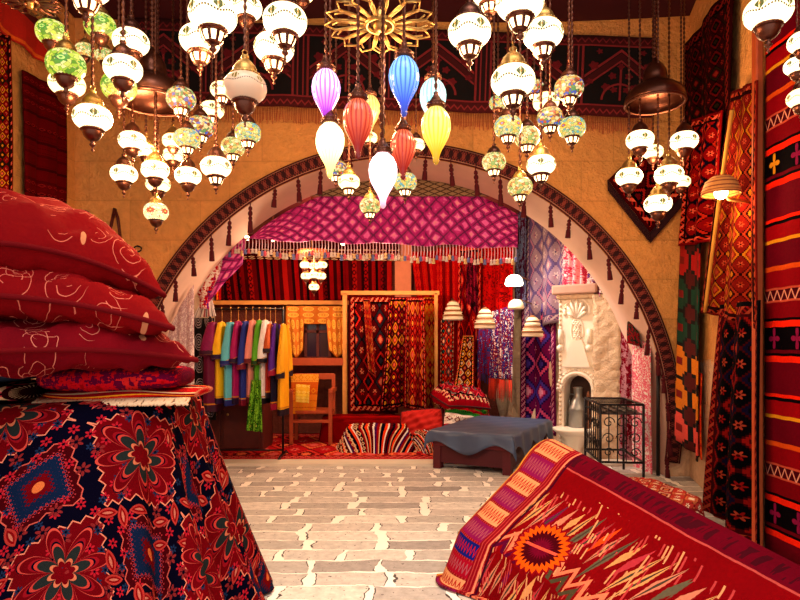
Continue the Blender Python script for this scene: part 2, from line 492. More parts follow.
# ------------------------------------------------------------------ LANTERNS
def white_glass(name, col, mark1, mark2, strength):
    m = Mat(name); u, v = m.uv()
    k = (u*5).frac()-.5
    zone = v-.54
    d = (k.abs()*1.1)+(zone.abs()*1.4)
    mk = (d < .24)*(((u*30).frac() > .3).max((v*30).frac() > .4))
    wav = (zone+.13-(u*5*2*PI).cos()*.06).abs() < .03
    dots = wav*((u*50).frac() < .7)
    c = m.mix(col, mark1, mk); c = m.mix(c, mark2, (d < .07))
    c = m.mix(c, (.3, .15, .03), dots)
    msk = mk.max(dots)
    return m.done((.05, .04, .03), .2, emit=c, estr=strength*(1-msk*.9))
def mosaic_glass(name, pal, strength, scale=22, flower=None, edge=.035):
    m = Mat(name); u, v = m.uv(2.6, 1)
    w = m.comb(u, v)
    dist = m.voro(w, scale, 'DISTANCE_TO_EDGE'); cc = m.voro(w, scale, 'F1', 'Color')
    r, _, _ = m.sep(cc.k)
    st = [(i/len(pal), p) for i, p in enumerate(pal)]
    c = m.ramp(r, st)
    if flower:
        f = (u/.52).frac()-.5; g = (v-.5)/.52*1.2; rr = (f*f+g*g).sqrt(); th = m.math('ARCTAN2', g, f)
        c = m.mix(c, flower[0], rr < ((th*8).cos()*.05+.30)); c = m.mix(c, flower[1], rr < .16); c = m.mix(c, flower[2], rr < .07)
    c = m.mix(c, (.10, .05, .02), dist < edge)
    return m.done((.04, .03, .02), .2, emit=c, estr=strength)
Y = (1, .78, .28)
G_WHITE = white_glass('frosted_white_glass', (1, .74, .40), (.30, .36, .02), (.8, .35, .03), 3.6)
G_WARM = white_glass('warm_white_glass', (1, .70, .30), (.25, .36, .03), (.8, .2, .04), 3.2)
G_DIM = None
m = Mat('faint_glow_frosted_glass'); u, v = m.uv(); k = ((u*5).frac()-.5).abs(); d = k*1.1+(v-.68).abs()*1.4
c = m.mix(rgb(206, 170, 140), rgb(110, 90, 20), (d < .2)*((u*40).frac() > .35))
c = m.mix(c, rgb(40, 16, 10), ((v-.56-(u*10*PI).cos()*.05).abs() < .02)*((u*80).frac() < .5))
G_DIM = m.done(c, .3, emit=c, estr=.35)  # globe is not lit, a faint glow is put into its glass
G_GREEN = mosaic_glass('green_mosaic_glass', [(.66, .80, .06), (.85, .92, .16), (.45, .66, .04), (.95, .92, .3), (.12, .34, .02), (.75, .78, .1)], 1.1, 9,
                       flower=[(.08, .38, .03), (.7, .95, .2), (.1, .45, .04)], edge=.02)
G_MULTI = mosaic_glass('multicolour_mosaic_glass', [(1, .72, .25), (.75, .10, .02), (1, .8, .35), (.04, .12, .55), (.9, .45, .06), (.1, .35, .1), (1, .82, .4), (.3, .03, .01)], 1.0, 9)
G_FLOW = mosaic_glass('flower_mosaic_glass', [(.15, .5, .5), (1, .8, .3), (.45, .65, .2), (1, .65, .12), (.9, .78, .35)], 1.05, 10,
                      flower=[(1, .75, .1), (.85, .12, .02), (.2, .35, .8)], edge=.03)
G_AMB = mosaic_glass('amber_mosaic_glass', [(1, .72, .22), (1, .85, .4), (1, .6, .12), (.9, .8, .3), (.35, .5, .12), (.7, .25, .05)], 1.15, 9)
G_STAR = mosaic_glass('red_star_mosaic_glass', [(1, .85, .45), (1, .8, .35), (1, .7, .3)], 1.7, 10, flower=[(.75, .05, .02), (.7, .06, .02), (1, .7, .1)])
def tear_glass(name, top, low, strength, core=(1, .9, .75)):
    m = Mat(name); u, v = m.uv()
    rib = ((u*18).frac()-.5).abs()*2
    c = m.mix(low, top, m.math('SMOOTH_MIN', v*2.0-.7, 1.0, .1).max(0.0))
    c = m.mix(c, low, (rib < .36)*(.8))
    return m.done((.03, .02, .02), .12, emit=c, estr=strength*(m.math('MAXIMUM', 1-(v-.62).abs()*1.9, 0.0)*1.0+.35))
T_PINK = tear_glass('violet_pink_glass', (1, .55, .9), (.32, .02, .42), 2.4)
T_RED = tear_glass('ribbed_red_glass', (1, .16, .06), (.4, .005, .003), 1.3)
T_BLUE = tear_glass('ribbed_blue_glass', (.22, .55, 1), (.02, .08, .62), 1.8)
T_TEAL = tear_glass('pale_teal_glass', (.65, 1, .9), (.15, .6, .6), 1.7)
T_YEL = tear_glass('yellow_glass', (1, .82, .2), (.95, .42, .01), 1.9)
T_CREAM = tear_glass('cream_yellow_glass', (1, .85, .55), (1, .75, .2), 3.2)
T_ROSE = tear_glass('pale_rose_glass', (1, .8, .8), (.9, .4, .5), 3.6)
T_AMB = tear_glass('amber_glass', (1, .6, .15), (.9, .3, .02), 1.8)

def sm(prof, n=3):   # denser profile
    out = []
    for i in range(len(prof)-1):
        for k in range(n):
            t = k/n; out.append((prof[i][0]*(1-t)+prof[i+1][0]*t, prof[i][1]*(1-t)+prof[i+1][1]*t))
    out.append(prof[-1]); return out
def globe_mesh(name, mat, zs=.78, lo=-62, hi=60):
    g = MB(); n = 18
    prof = []
    for k in range(n+1):
        t = math.radians(hi+(lo-hi)*k/n); prof.append((cos(t)**.75, zs*sin(t)*1.05))
    g.lathe(prof, 28); return g.mesh(name, mat)
def tear_mesh(name, mat):
    g = MB(); pr = [(.30, 1.45), (.42, 1.38), (.74, 1.05), (.94, .62), (1.0, .2), (.98, -.15), (.86, -.62), (.62, -1.1), (.40, -1.5), (.26, -1.85), (.2, -2.15), (.22, -2.3), (.12, -2.5), (.001, -2.55)]
    b = len(g.v)
    def fn(u, v):
        i = v*(len(pr)-1); k = min(len(pr)-2, int(i)); t = i-k; r = pr[k][0]*(1-t)+pr[k+1][0]*t; z = pr[k][1]*(1-t)+pr[k+1][1]*t
        r *= 1+.025*cos(18*2*PI*u); a = -2*PI*u
        return (r*cos(a), r*sin(a), z)
    g.grid(fn, 72, 26); return g.mesh(name, mat)
def cap_mesh(ornate):
    g = MB()
    g.lathe([(.60, .50), (.68, .54), (.67, .62), (.58, .70), (.55, .86), (.47, 1.02), (.35, 1.16), (.22, 1.28), (.13, 1.36), (.19, 1.43), (.16, 1.50), (.05, 1.54)], 20)
    for k in range(20):   # beaded rim
        a = 2*PI*k/20; g.ball((.67*cos(a), .67*sin(a), .58), .06, 6)
    if ornate:
        for k in range(12):
            a = 2*PI*k/12; g.ball((.46*cos(a), .46*sin(a), .9), .07, 6)
    ring = [(0.13*cos(2*PI*i/12), 0, 1.64+.13*sin(2*PI*i/12)) for i in range(12)]
    g.tube(ring, .03, 6, closed=True)
    return g.mesh('cap', BRASS if ornate else COPPER)
def cup_mesh(style):
    g = MB()
    g.lathe([(.42, -.58), (.56, -.60), (.60, -.66), (.56, -.72), (.50, -.74)], 24)
    ring = 24
    if style:
        g.lathe([(.50, -.74), (.48, -.80), (.44, -.96), (.34, -1.14), (.28, -1.2)], ring, mi=0)
        # glowing slots between ribs
        fs = len(g.f)-ring*4
        for q in range(ring*4):
            j, i = divmod(q, ring)
            if j in (1, 2) and i % 3 != 0: g.mi[fs+q] = 1
        for k in range(8):
            a = 2*PI*(k)/8; g.tube([(.50*cos(a), .50*sin(a), -.76), (.46*cos(a), .46*sin(a), -.96), (.31*cos(a), .31*sin(a), -1.18)], .03, 5)
    else:
        g.lathe([(.50, -.74), (.50, -.86), (.44, -1.0), (.32, -1.14), (.24, -1.2)], ring)
    g.lathe([(.28, -1.18), (.14, -1.26), (.001, -1.27)], 12)
    for k in range(20):
        a = 2*PI*k/20; g.ball((.585*cos(a), .585*sin(a), -.66), .045, 6)
    return g.mesh('base_cup', [COPPER, GLOW])
def tcap_mesh():
    g = MB(); g.lathe([(.34, 1.36), (.60, 1.38), (.66, 1.46), (.60, 1.54), (.56, 1.62), (.66, 1.68), (.5, 1.78), (.36, 1.98), (.22, 2.2), (.16, 2.34), (.2, 2.42), (.1, 2.5)], 20)
    for k in range(18):
        a = 2*PI*k/18; g.ball((.64*cos(a), .64*sin(a), 1.5), .06, 6)
        if k % 2: g.ball((.5*cos(a), .5*sin(a), 1.8), .06, 6)
    g.tube([(0.12*cos(2*PI*i/12), 0, 2.58+.12*sin(2*PI*i/12)) for i in range(12)], .03, 6, closed=True)
    return g.mesh('cap', COPPER)
MESH = {}
for k, mm in dict(white=G_WHITE, warm=G_WARM, dim=G_DIM, green=G_GREEN, multi=G_MULTI, flow=G_FLOW, amb=G_AMB, star=G_STAR).items():
    MESH[k] = globe_mesh('globe', mm, .63 if k in ('white', 'warm', 'dim') else .74)
for k, mm in dict(tpink=T_PINK, tred=T_RED, tblue=T_BLUE, tteal=T_TEAL, tyel=T_YEL, tcream=T_CREAM, trose=T_ROSE, tamb=T_AMB).items():
    MESH[k] = tear_mesh('teardrop_shade', mm)
CAPG, CAPC = cap_mesh(True), cap_mesh(False)
CUPG, CUPS = cup_mesh(True), cup_mesh(False)
TCAP = tcap_mesh()
_g = MB(); _g.lathe([(.13, -1.25), (.10, -1.36), (.17, -1.44), (.13, -1.52), (.05, -1.58), (.05, -1.7), (.08, -1.75), (.001, -1.85)], 12); FIN = _g.mesh('finial', COPPER)

def link(name, me, parent):
    o = bpy.data.objects.new(name, me); COL.objects.link(o); o.parent = parent; return o
def chain_mesh(z0, z1, r, s):
    """linked chain from z0 to z1 in world metres, divided by s"""
    g = MB(); L = z1-z0; n = max(2, int(L/.034)); 
    prof = []
    for k in range(n):
        z = z0+L*k/n; h = L/n
        prof += [(r*.45, z), (r*1.0, z+h*.35), (r*1.0, z+h*.65)]
    prof.append((r*.45, z1))
    g.lathe([(a/s, z/s) for a, z in prof], 5)
    return g.mesh('chain', COPPER)
def lantern(kind, px, py, rpx, D, label, group, ceil=None, style=True, gold=False):
    c = P(px, py, D); R = rpx/F*D; tear = kind[0] == 't'
    t = thing('hanging_lantern' if not tear else 'teardrop_lantern', label, 'lantern', c, random.uniform(0, 6), group, R)
    link('teardrop_shade' if tear else 'globe', MESH[kind], t)
    if tear: link('cap', TCAP, t)
    else:
        link('cap', CAPG if gold else CAPC, t); link('finial', FIN, link('base_cup', CUPG if style else CUPS, t))
    top = (ceil if ceil else 4.9)
    z0 = (2.66 if tear else 1.74)*R
    o = link('chain', chain_mesh(z0, top-c.z, .009 if R > .06 else .006, R), t)
    return t

gA = 'lanterns of the green cluster at the upper left'
gB = 'small lanterns hanging in front of the left part of the wall'
gC = 'large white lanterns left of centre'
gD = 'lanterns hanging in the middle under the wire rosette'
gE = 'lanterns of the cluster right of centre'
gF = 'lanterns under the copper dome at the right'
gG = 'lanterns at the upper right corner'
L = [
 # kind px py r D label group style gold
 ('green', 52, 33, 15, 3.2, 'green mosaic globe lantern, leftmost and upper of the green cluster', gA, 0, 0),
 ('green', 100, 26, 15, 3.3, 'green mosaic globe lantern right beside the dark lantern base at the top left', gA, 0, 1),
 ('green', 66, 65, 18.5, 2.8, 'largest green mosaic lantern, lowest of the green ones at the left', gA, 0, 1),
 ('warm', 67, 84, 17, 3.35, 'white lantern half hidden behind the largest green mosaic lantern', gA, 0, 0),
 ('amb', 85, 51, 9.5, 3.6, 'little pierced amber ball lantern between the two upper green ones', gA, 0, 1),
 ('amb', 105, 56, 9, 3.75, 'little amber ball lantern behind the right green mosaic lantern', gA, 0, 1),
 ('warm', 86, -16, 24, 2.7, 'lantern at the top left edge whose dark slotted metal base hangs into view', gA, 1, 0),
 ('white', 131, 42, 17.5, 3.3, 'white lantern with green marks at the upper right of the green cluster', gA, 0, 0),
 ('white', 123, 69, 18.5, 2.85, 'white lantern with small green marks hanging just before a pale green one', gA, 0, 0),
 ('green', 119, 87, 17, 3.45, 'pale green lantern peeping out behind a white lantern', gA, 0, 1),
 ('white', 92.5, 118, 18.5, 2.95, 'white lantern lowest in the green cluster, with plain copper base', gA, 0, 1),
 ('white', 132.5, 141, 13.5, 3.7, 'small white lantern under the left dome, upper left of its group', gB, 0, 0),
 ('warm', 146, 151, 10, 4.1, 'tiny white lantern half hidden at the right behind another small one', gB, 0, 1),
 ('white', 124, 174, 13, 3.8, 'small white lantern hanging lowest at the far left over the wall', gB, 0, 0),
 ('white', 155, 170, 13.5, 3.6, 'small white lantern with gold cap just above the red star lantern', gB, 0, 1),
 ('warm', 158, 184, 12, 4.0, 'white lantern hidden behind and below the gold capped small one', gB, 0, 0),
 ('star', 156, 212, 12, 3.75, 'amber lantern with red stars, lowest of the small lanterns at the left', gB, 0, 1),
 ('warm', 173, 141, 10.5, 4.1, 'white lantern behind the flower mosaic lantern, left of it', gB, 0, 1),
 ('flow', 187, 139, 13, 3.6, 'mosaic lantern with a yellow and red flower, left of centre', gB, 1, 0),
 ('warm', 173, 155, 10, 4.3, 'lower of the two white lanterns behind the flower mosaic lantern', gB, 0, 1),
 ('white', 188, 176, 13, 3.75, 'small white lantern directly below the flower mosaic lantern', gB, 0, 0),
 ('white', 216, 167, 15, 3.5, 'white lantern with slotted base hanging lowest, before the left arch curve', gB, 1, 0),
 ('multi', 200.5, 127, 13.5, 3.8, 'dark multicoloured mosaic lantern right above the flower mosaic one', gB, 1, 0),
 ('multi', 181, 99, 14.5, 3.5, 'multicoloured mosaic lantern, topmost of the small ones at the left', gB, 1, 0),
 ('amb', 233, 147, 12, 3.9, 'amber mosaic lantern below the unlit ivory lantern, left of the blue one', gB, 1, 0),
 ('flow', 248, 133, 13, 3.6, 'blue green mosaic lantern with red flower under the unlit ivory lantern', gB, 1, 0),
 ('warm', 212, 110, 12, 4.0, 'small white lantern above the dark mosaic lantern, half hidden', gB, 1, 0),
 ('white', 213, 15, 24, 2.7, 'large white lantern at the top, left of the centre, biggest of its pair', gC, 1, 0),
 ('white', 200, 40, 20, 3.1, 'white lantern tucked behind the large one at the top left of centre', gC, 1, 0),
 ('white', 285, 21, 22, 2.7, 'large white lantern at the top, nearest the violet teardrop lantern', gC, 1, 0),
 ('white', 274, 48, 20, 3.1, 'white lantern behind and below the one nearest the violet teardrop', gC, 1, 0),
 ('dim', 245, 88, 21.5, 2.6, 'unlit ivory lantern with ornate gold cap and dark base', gC, 0, 1),
 ('white', 246, 8, 16, 3.3, 'white lantern at the top edge between the two large white ones', gC, 0, 1),
 ('warm', 222, 90, 11.5, 3.7, 'small white lantern half hidden left behind the unlit ivory one', gC, 1, 0),
 ('warm', 303, -6, 11, 3.4, 'white lantern just touching the top edge right of the large one', gC, 0, 0),
 ('tpink', 326, 90, 14, 2.9, 'violet and pink teardrop lantern, leftmost of the coloured teardrops', gD, 0, 0),
 ('tred', 358, 121, 15, 2.7, 'red ribbed teardrop lantern left of the blue one', gD, 0, 0),
 ('tblue', 404, 79, 15, 2.75, 'blue ribbed teardrop lantern under the wire rosette', gD, 0, 0),
 ('tteal', 433, 98, 13, 3.2, 'pale teal teardrop lantern behind the yellow one', gD, 0, 0),
 ('tyel', 436, 128, 14.5, 2.75, 'yellow teardrop lantern at the right of the coloured group', gD, 0, 0),
 ('tcream', 330, 143, 14, 2.9, 'cream yellow teardrop lantern below the violet one', gD, 0, 0),
 ('trose', 383, 173, 14, 2.6, 'pale rose white teardrop lantern, lowest of the teardrops', gD, 0, 0),
 ('tred', 403, 148, 12.5, 3.0, 'smaller red teardrop lantern below the blue one', gD, 0, 0),
 ('tamb', 370, 110, 10, 3.4, 'amber teardrop lantern behind the larger red one', gD, 0, 0),
 ('warm', 369, 138, 8.5, 3.9, 'little white lantern glimpsed behind the larger red teardrop', gD, 0, 0),
 ('warm', 416, 145, 9, 3.9, 'little white lantern to the right behind the smaller red teardrop', gD, 0, 0),
 ('multi', 336, 169, 11, 3.8, 'small mosaic lantern behind the tip of the cream teardrop', gD, 1, 0),
 ('warm', 349, 182, 11, 3.5, 'small white lantern between cream and rose teardrops', gD, 1, 1),
 ('amb', 370, 206, 10.5, 3.4, 'small amber mosaic lantern hanging lowest in the middle', gD, 1, 1),
 ('flow', 405, 182, 12, 3.5, 'small flower mosaic lantern right of the rose teardrop', gD, 1, 0),
 ('white', 469.5, 32, 21.5, 2.8, 'large white lantern at the left of the right-hand cluster', gE, 1, 0),
 ('white', 490, -8, 18, 3.1, 'white lantern at the top edge with gold finial, left of the biggest one', gE, 1, 1),
 ('white', 520, 2, 24, 2.6, 'biggest white lantern at the top right of centre, cut by the top edge', gE, 1, 0),
 ('white', 543, 34, 20, 2.95, 'large white lantern at the right, beside the embroidered frieze', gE, 1, 1),
 ('white', 513, 81, 22, 2.65, 'large white lantern with gold cap hanging right above the mosaic ones', gE, 1, 1),
 ('multi', 569, 88, 14.5, 3.3, 'multicoloured mosaic lantern, rightmost upper one of its cluster', gE, 1, 0),
 ('warm', 546, 102, 13, 3.9, 'white lantern half hidden above a dark mosaic lantern', gE, 0, 0),
 ('multi', 550, 118, 13, 3.3, 'dark mosaic lantern in front of a half hidden white one', gE, 1, 0),
 ('flow', 508, 127, 14, 3.4, 'mosaic lantern with red flower under the large gold capped white one', gE, 1, 0),
 ('flow', 572, 128, 13.5, 3.5, 'blue flower mosaic lantern, rightmost and lowest under the mosaic pair', gE, 1, 0),
 ('amb', 527, 137, 13, 3.7, 'amber mosaic lantern in the middle of the lower right-hand cluster', gE, 1, 0),
 ('white', 541, 165, 14.5, 3.3, 'small white lantern with gold cap, lowest white one right of centre', gE, 1, 1),
 ('amb', 520, 187, 12.5, 3.5, 'amber mosaic lantern, the lowest of the right-hand cluster', gE, 1, 1),
 ('amb', 494, 162, 12, 3.6, 'amber mosaic lantern, lower left of the right-hand cluster', gE, 1, 0),
 ('multi', 534, 88, 10, 4.1, 'small mosaic lantern partly behind the large gold capped white lantern', gE, 1, 0),
 ('flow', 498, 103, 9, 4.1, 'small pale mosaic lantern peeping left below the gold capped white one', gE, 0, 0),
 ('white', 640, 140, 13.5, 4.4, 'small white lantern under the copper dome, upper left', gF, 0, 0),
 ('warm', 653, 152, 10, 4.8, 'white lantern half hidden behind the upper left one under the copper dome', gF, 0, 1),
 ('white', 684, 141, 13.5, 4.5, 'small white lantern under the copper dome, upper right', gF, 0, 0),
 ('white', 629, 177, 13, 4.5, 'small white lantern leftmost below the copper dome', gF, 0, 1),
 ('white', 669, 175, 14, 4.3, 'small white lantern in the middle below the copper dome', gF, 0, 1),
 ('warm', 681, 182, 9, 4.8, 'tiny white lantern hidden right behind the middle one below the dome', gF, 0, 0),
 ('white', 658, 204, 13.5, 4.4, 'lowest white lantern below the copper dome', gF, 0, 1),
 ('white', 768, 12, 22.5, 2.6, 'large white lantern with copper base at the top right', gG, 0, 1),
 ('white', 803, 42, 14, 2.75, 'white lantern cut by the right edge, upper of three', gG, 0, 0),
 ('white', 797, 66, 12, 3.0, 'small white lantern at the right edge, middle of three', gG, 0, 0),
 ('warm', 801, 98, 13, 2.9, 'white lantern at the right edge, lowest of three', gG, 0, 0),
]
for k, px, py, r, D, lab, g, st, gd in L:
    lantern(k, px, py, r, D, lab, g, style=bool(st), gold=bool(gd), ceil=4.75 if D < 3.9 else 4.72)

# the timber beams all the lanterns hang from, above the view
BEAM = plain('beam_wood', rgb(70, 30, 20), .8)
for k, (a, b_) in enumerate(((2.5, 3.0), (3.0, 3.5), (3.5, 4.0), (4.0, 4.5), (4.5, 5.0))):
    struct(MB().box((XL, a+.02, 4.7), (2.62 if b_ < 4.2 else rx(a), b_-.02, 4.82)).build('trim_%d' % (k+2), BEAM))

# back-room little cluster
gH = 'tiny lanterns of the small chandelier inside the back room'
small = [(305, 265, 'left in the top row'), (314, 266, 'middle of the top row'), (322, 265, 'right in the top row'),
         (306, 276, 'left in the middle row'), (314, 275, 'centre of the middle row'), (321, 276, 'right in the middle row'), (314, 287, 'single one at the bottom')]
for k, (x, y, w) in enumerate(small):
    lantern('warm', x, y, 5.2, 8.0+.12*(k % 2) - (.2 if k == 4 else 0), 'tiny lantern of the back room chandelier, '+w, gH, ceil=2.63, style=False, gold=True)
ch = thing('chandelier_plate', 'small wooden ceiling plate holding the tiny lanterns in the back room', 'ceiling plate', (P(312, 252, 8.05).x, 8.05, 2.62))
MB().lathe([(.001, 0), (.2, 0), (.2, .05), (.001, .06)], 24).build('plate', MIDWOOD, ch)
MB().tube([(0, 0, .05), (0, 0, .8)], .012, 6).build('rod', BRASS, ch)

# copper domes
def dome(name, px, py, rpx, D, label):
    c = P(px, py, D); R = rpx/F*D
    t = thing(name, label, 'lamp canopy', c)
    MB().lathe([(R, -.30*R), (R*1.02, -.22*R), (.99*R, -.05*R), (.9*R, .12*R), (.7*R, .28*R), (.48*R, .38*R), (.38*R, .5*R), (.40*R, .62*R), (.36*R, .85*R), (.24*R, 1.05*R), (.1*R, 1.2*R), (.05*R, 1.3*R)], 40).build('dome', COPPER, t, solid=.008)
    MB().tube([(R*1.0*cos(a*PI/24), R*1.0*sin(a*PI/24), -.3*R) for a in range(48)], .012, 6, closed=True).build('rim', COPPER, t)
    zt = 4.75-c.z
    link('chain', chain_mesh(1.28*R, zt, .014, 1), t)
dome('copper_dome', 655, 95, 28, 4.45, 'dark copper dome with beaded rim above the right lanterns')
dome('copper_dome', 152, 92, 34, 3.75, 'dark copper dome above the small lanterns at the left')

# wire rosette of the middle chandelier
def rosette(px, py, rpx, D, label, n=16, mt=BRASS):
    c = P(px, py, D); R = rpx/F*D; t = thing('wire_rosette', label, 'lamp frame', c)
    mb = MB()
    for k in range(n):
        a = 2*PI*k/n
        def pt(r, da): return (r*R*cos(a+da), r*R*sin(a+da), 0)
        w = PI/n
        mb.tube([pt(.25, -w*.6), pt(.62, -w*.75), pt(.84, -w*.95), pt(1.0, 0), pt(.84, w*.95), pt(.62, w*.75), pt(.25, w*.6)], .0048, 6)
        mb.tube([pt(.3, w), pt(.7, w), pt(.86, w*.1)], .004, 6)
    mb.tube([(.25*R*cos(i*PI/12), .25*R*sin(i*PI/12), 0) for i in range(24)], .012, 6, closed=True)
    o = mb.build('wirework', mt, t)
    MB().lathe([(.001, -.03), (.1*R, -.03), (.14*R, 0), (.1*R, .05), (.02*R, .09), (.02*R, .09)], 16).build('hub', BRASS, t)
    link('chain', chain_mesh(.08, 4.75-c.z, .01, 1), t)
    return t
r_ = rosette(380, 25, 55, 2.85, 'brass wire rosette over the coloured teardrop lanterns'); r_.rotation_euler = (math.radians(-2), 0, 0)
r2 = rosette(30, 2, 28, 3.0, 'copper wire rosette at the top left corner', 16, COPPER)
# bead strand in the middle
bs = MB(); c = P(382, 110, 2.85)
zz = [c.z-.16+.042*k for k in range(26)]
for k, z in enumerate(zz): bs.ball((0, 0, z-c.z), .012 if k % 3 else .018, 8, sz=1.3)
bs.tube([(0, 0, -.16), (0, 0, 4.75-c.z)], .004, 5)
tag(bs.build('bead_strand', COPPER, loc=c), 'copper bead strand hanging through the middle of the wire rosette', 'bead strand')

# ------------------------------------------------------------------ valance of the back room
def val_mat():
    m = Mat('magenta_ikat'); u, v = m.uv(3.8, .75)
    n = m.noise(m.comb(u, v), 11, 3.0)
    a = (u/.17+(n-.5)*.5).frac()-.5; b = (v/.19+(n-.5)*.25).frac()-.5
    a2 = (u/.17+.5).frac()-.5; b2 = (v/.19+.5+(n-.5)*.3).frac()-.5
    d1 = a.abs()+b.abs(); d2 = a2.abs()+b2.abs(); d = d1.min(d2)
    g = m.rnd((u/.17).floor(), (v/.19).floor(), 3.0)
    inn = m.mix(rgb(236, 96, 184), rgb(206, 40, 140), g > .6)
    col = m.mix(rgb(176, 12, 116), inn, d < .27); col = m.mix(col, rgb(100, 8, 76), d > .44)
    col = m.mix(col, rgb(236, 140, 170), (d < .17)*(n > .5))
    m.bump(d, .3, .02)
    return m.done(col, .7, spec=.3)
va = thing('magenta_valance', 'magenta diamond patterned valance with beaded tassels under the arch', 'valance', (0, 0, 0))
DV = 7.3
def vf(u, v):
    px = 206+(518-206)*u; x = (px-400)/F*DV
    top = min(3.36, arch_z(min(RA, abs(x)))-.02-(.25 if x < -1.9 else 0)) if abs(x) < RA else 2.9
    if x < -1.55: top = min(top, 3.36-(-1.55-x)*.82)
    zb = CH+(HZ-(238+10*(u)+1.2*sin(u*30)))/F*DV
    z = top*(1-v)+zb*v
    return (x, DV+.03*sin(u*46)*v+.01*sin(u*90), z)
mb = MB(); mb.grid(vf, 120, 14); mb.build('cloth', val_mat(), va, solid=.02)
pomcols = [plain('pompom_%s' % n_, c_, .9) for n_, c_ in (('white', rgb(226, 210, 200)), ('rose', rgb(220, 90, 110)), ('blue', rgb(110, 120, 180)), ('cream', rgb(230, 190, 130)))]
STR = plain('silver_strand', rgb(214, 180, 190), .5)
tms = []
for c_ in pomcols:
    g = MB(); g.tube([(0, 0, 0.01), (.004, 0, -.06), (0, 0, -.13)], .0045, 5); g.ball((0, 0, -.15), .017, 8, 1)
    g.lathe([(.012, -.155), (.021, -.195), (.001, -.197)], 7, mi=1); tms.append(g.mesh('tassel', [STR, c_]))
NT = 98
for k in range(NT):
    u_ = (k+.5)/NT; p = vf(u_, 1.0); o = link('tassel', tms[(k*7+k//5) % 4], va); o.location = (p[0], p[1]-.005, p[2]); o.scale = (1, 1, random.uniform(.9, 1.12))
# grey lattice cloth under the arch soffit, above the valance
m = Mat('grey_lattice_cloth'); u, v = m.uv(4.2, .6); d = ((u/.16).frac()-.5).abs()+((v/.16).frac()-.5).abs()
c = m.mix(rgb(176, 150, 122), rgb(110, 84, 70), (d-.5).abs() < .12)
sheet('lattice_cloth', m.done(weave(m, c, u, v), .9), (-1.9, 7.26, 3.42), (1.9, 7.26, 3.42), (-1.9, 7.26, 3.2), (1.9, 7.26, 3.2),
      'grey lattice patterned cloth seen above the magenta valance', 'cloth', amp=.0, sway=0, nu=30, nv=4)

# ceiling bulbs of the back room
gI = 'small lit bulbs behind the magenta valance'
BULB = Mat('lit_bulb').done((1, .9, .7), .3, emit=(1, .72, .35), estr=18)
for k, (px, py, w) in enumerate(((247, 238, 'leftmost'), (273, 239, 'second from the left'), (343, 243, 'third from the left'), (375, 240, 'rightmost'))):
    c = P(px, py, 7.6)
    t = thing('ceiling_bulb', 'small warm ceiling bulb behind the magenta valance, '+w, 'light bulb', c, group=gI)
    MB().ball((0, 0, 0), .03, 12).build('bulb', BULB, t)
    MB().tube([(0, 0, .025), (0, 0, 3.38-c.z)], .012, 8).build('socket', COPPER, t)

# ------------------------------------------------------------------ back-room textiles
KSTR = [(0, rgb(120, 14, 24)), (.12, rgb(60, 8, 18)), (.2, rgb(160, 24, 28)), (.32, rgb(80, 8, 20)), (.42, rgb(150, 30, 30)), (.52, rgb(40, 6, 16)), (.6, rgb(140, 18, 26)), (.75, rgb(90, 10, 20)), (.86, rgb(170, 40, 34))]
K1 = kilim_mat('red_black_column_kilim', 2.7, .8, KSTR, rgb(40, 4, 14), rgb(30, 4, 12), 'u', 5)
sheet('column_kilim', K1, P(216, 255, 9.3), P(392, 258, 9.3), P(222, 304, 9.3), P(392, 304, 9.3), 'dark red kilim with black motif columns high on the back wall', 'kilim', amp=.015, n=6)
sheet('kilim_header', kilim_mat('dark_plain_kilim', 2.7, .5, [(0, rgb(84, 10, 18)), (.5, rgb(110, 20, 24)), (.8, rgb(60, 6, 14))], n_rep=2), P(206, 238, 9.2), P(400, 238, 9.2), P(216, 259, 9.2), P(400, 261, 9.2),
      'dark red kilim draped above the column kilim under the ceiling', 'kilim', amp=.02, n=5)
MB().box((0, 0, 0), (1, 1, 1))
tag(MB().box((-3.0, 9.18, 2.02), (-.25, 9.26, 2.08)).build('wooden_rail', PALEWOOD), 'pale wooden rail under the dark column kilim', 'rail')
# cream column and red kilims right of it
tag(MB().box((P(395, 0, 9.42).x, 9.3, 0), (P(411, 0, 9.42).x, 9.49, 3.3)).build('stone_pilaster', plain('cream_stone', rgb(196, 120, 84), .8)), 'pale stone pilaster on the back wall above the carpet stand', 'pilaster')
RK = kilim_mat('bright_red_kilim', 1.2, 2, [(0, rgb(176, 20, 26)), (.3, rgb(140, 12, 22)), (.45, rgb(196, 34, 26)), (.7, rgb(120, 10, 20)), (.85, rgb(186, 30, 34))], rgb(200, 60, 40), rgb(80, 8, 16), 'u', 2)
sheet('red_kilim', RK, P(411, 252, 9.25), P(452, 250, 9.25), P(432, 415, 9.25), P(455, 415, 9.25), 'dark red kilim hanging right behind the carpet stand', 'kilim', amp=.05, n=2)
sheet('red_kilim', RK, P(436, 248, 9.15), P(474, 246, 9.05), P(438, 408, 9.15), P(476, 405, 9.05), 'plain bright red kilim hanging behind the left woollen hat', 'kilim', amp=.06, n=2, ph=1)
sheet('red_kilim', rug_mat('yellow_red_floral_runner', .5, 2.2, rgb(190, 130, 40), DRED, RED, ORNG, GOLD, .16, 3, .05), P(422, 297, 9.0), P(436, 297, 9.0), P(424, 412, 9.0), P(438, 412, 9.0),
      'narrow yellow and red floral runner at the right of the carpet stand', 'rug', amp=.02, n=1)
sheet('red_kilim', rug_mat('red_black_strip_rug', .5, 2.2, RED, BLACK, ORNG, TEAL, CREAM, .2, 4, .04), P(441, 318, 8.95), P(454, 316, 8.95), P(440, 408, 8.95), P(453, 408, 8.95),
      'narrow red and black rug hanging under the left woollen hat', 'rug', amp=.03, n=1)
def nrm_in(): return (-.88, -.47, 0)
NI = (-.884, -.467, 0)
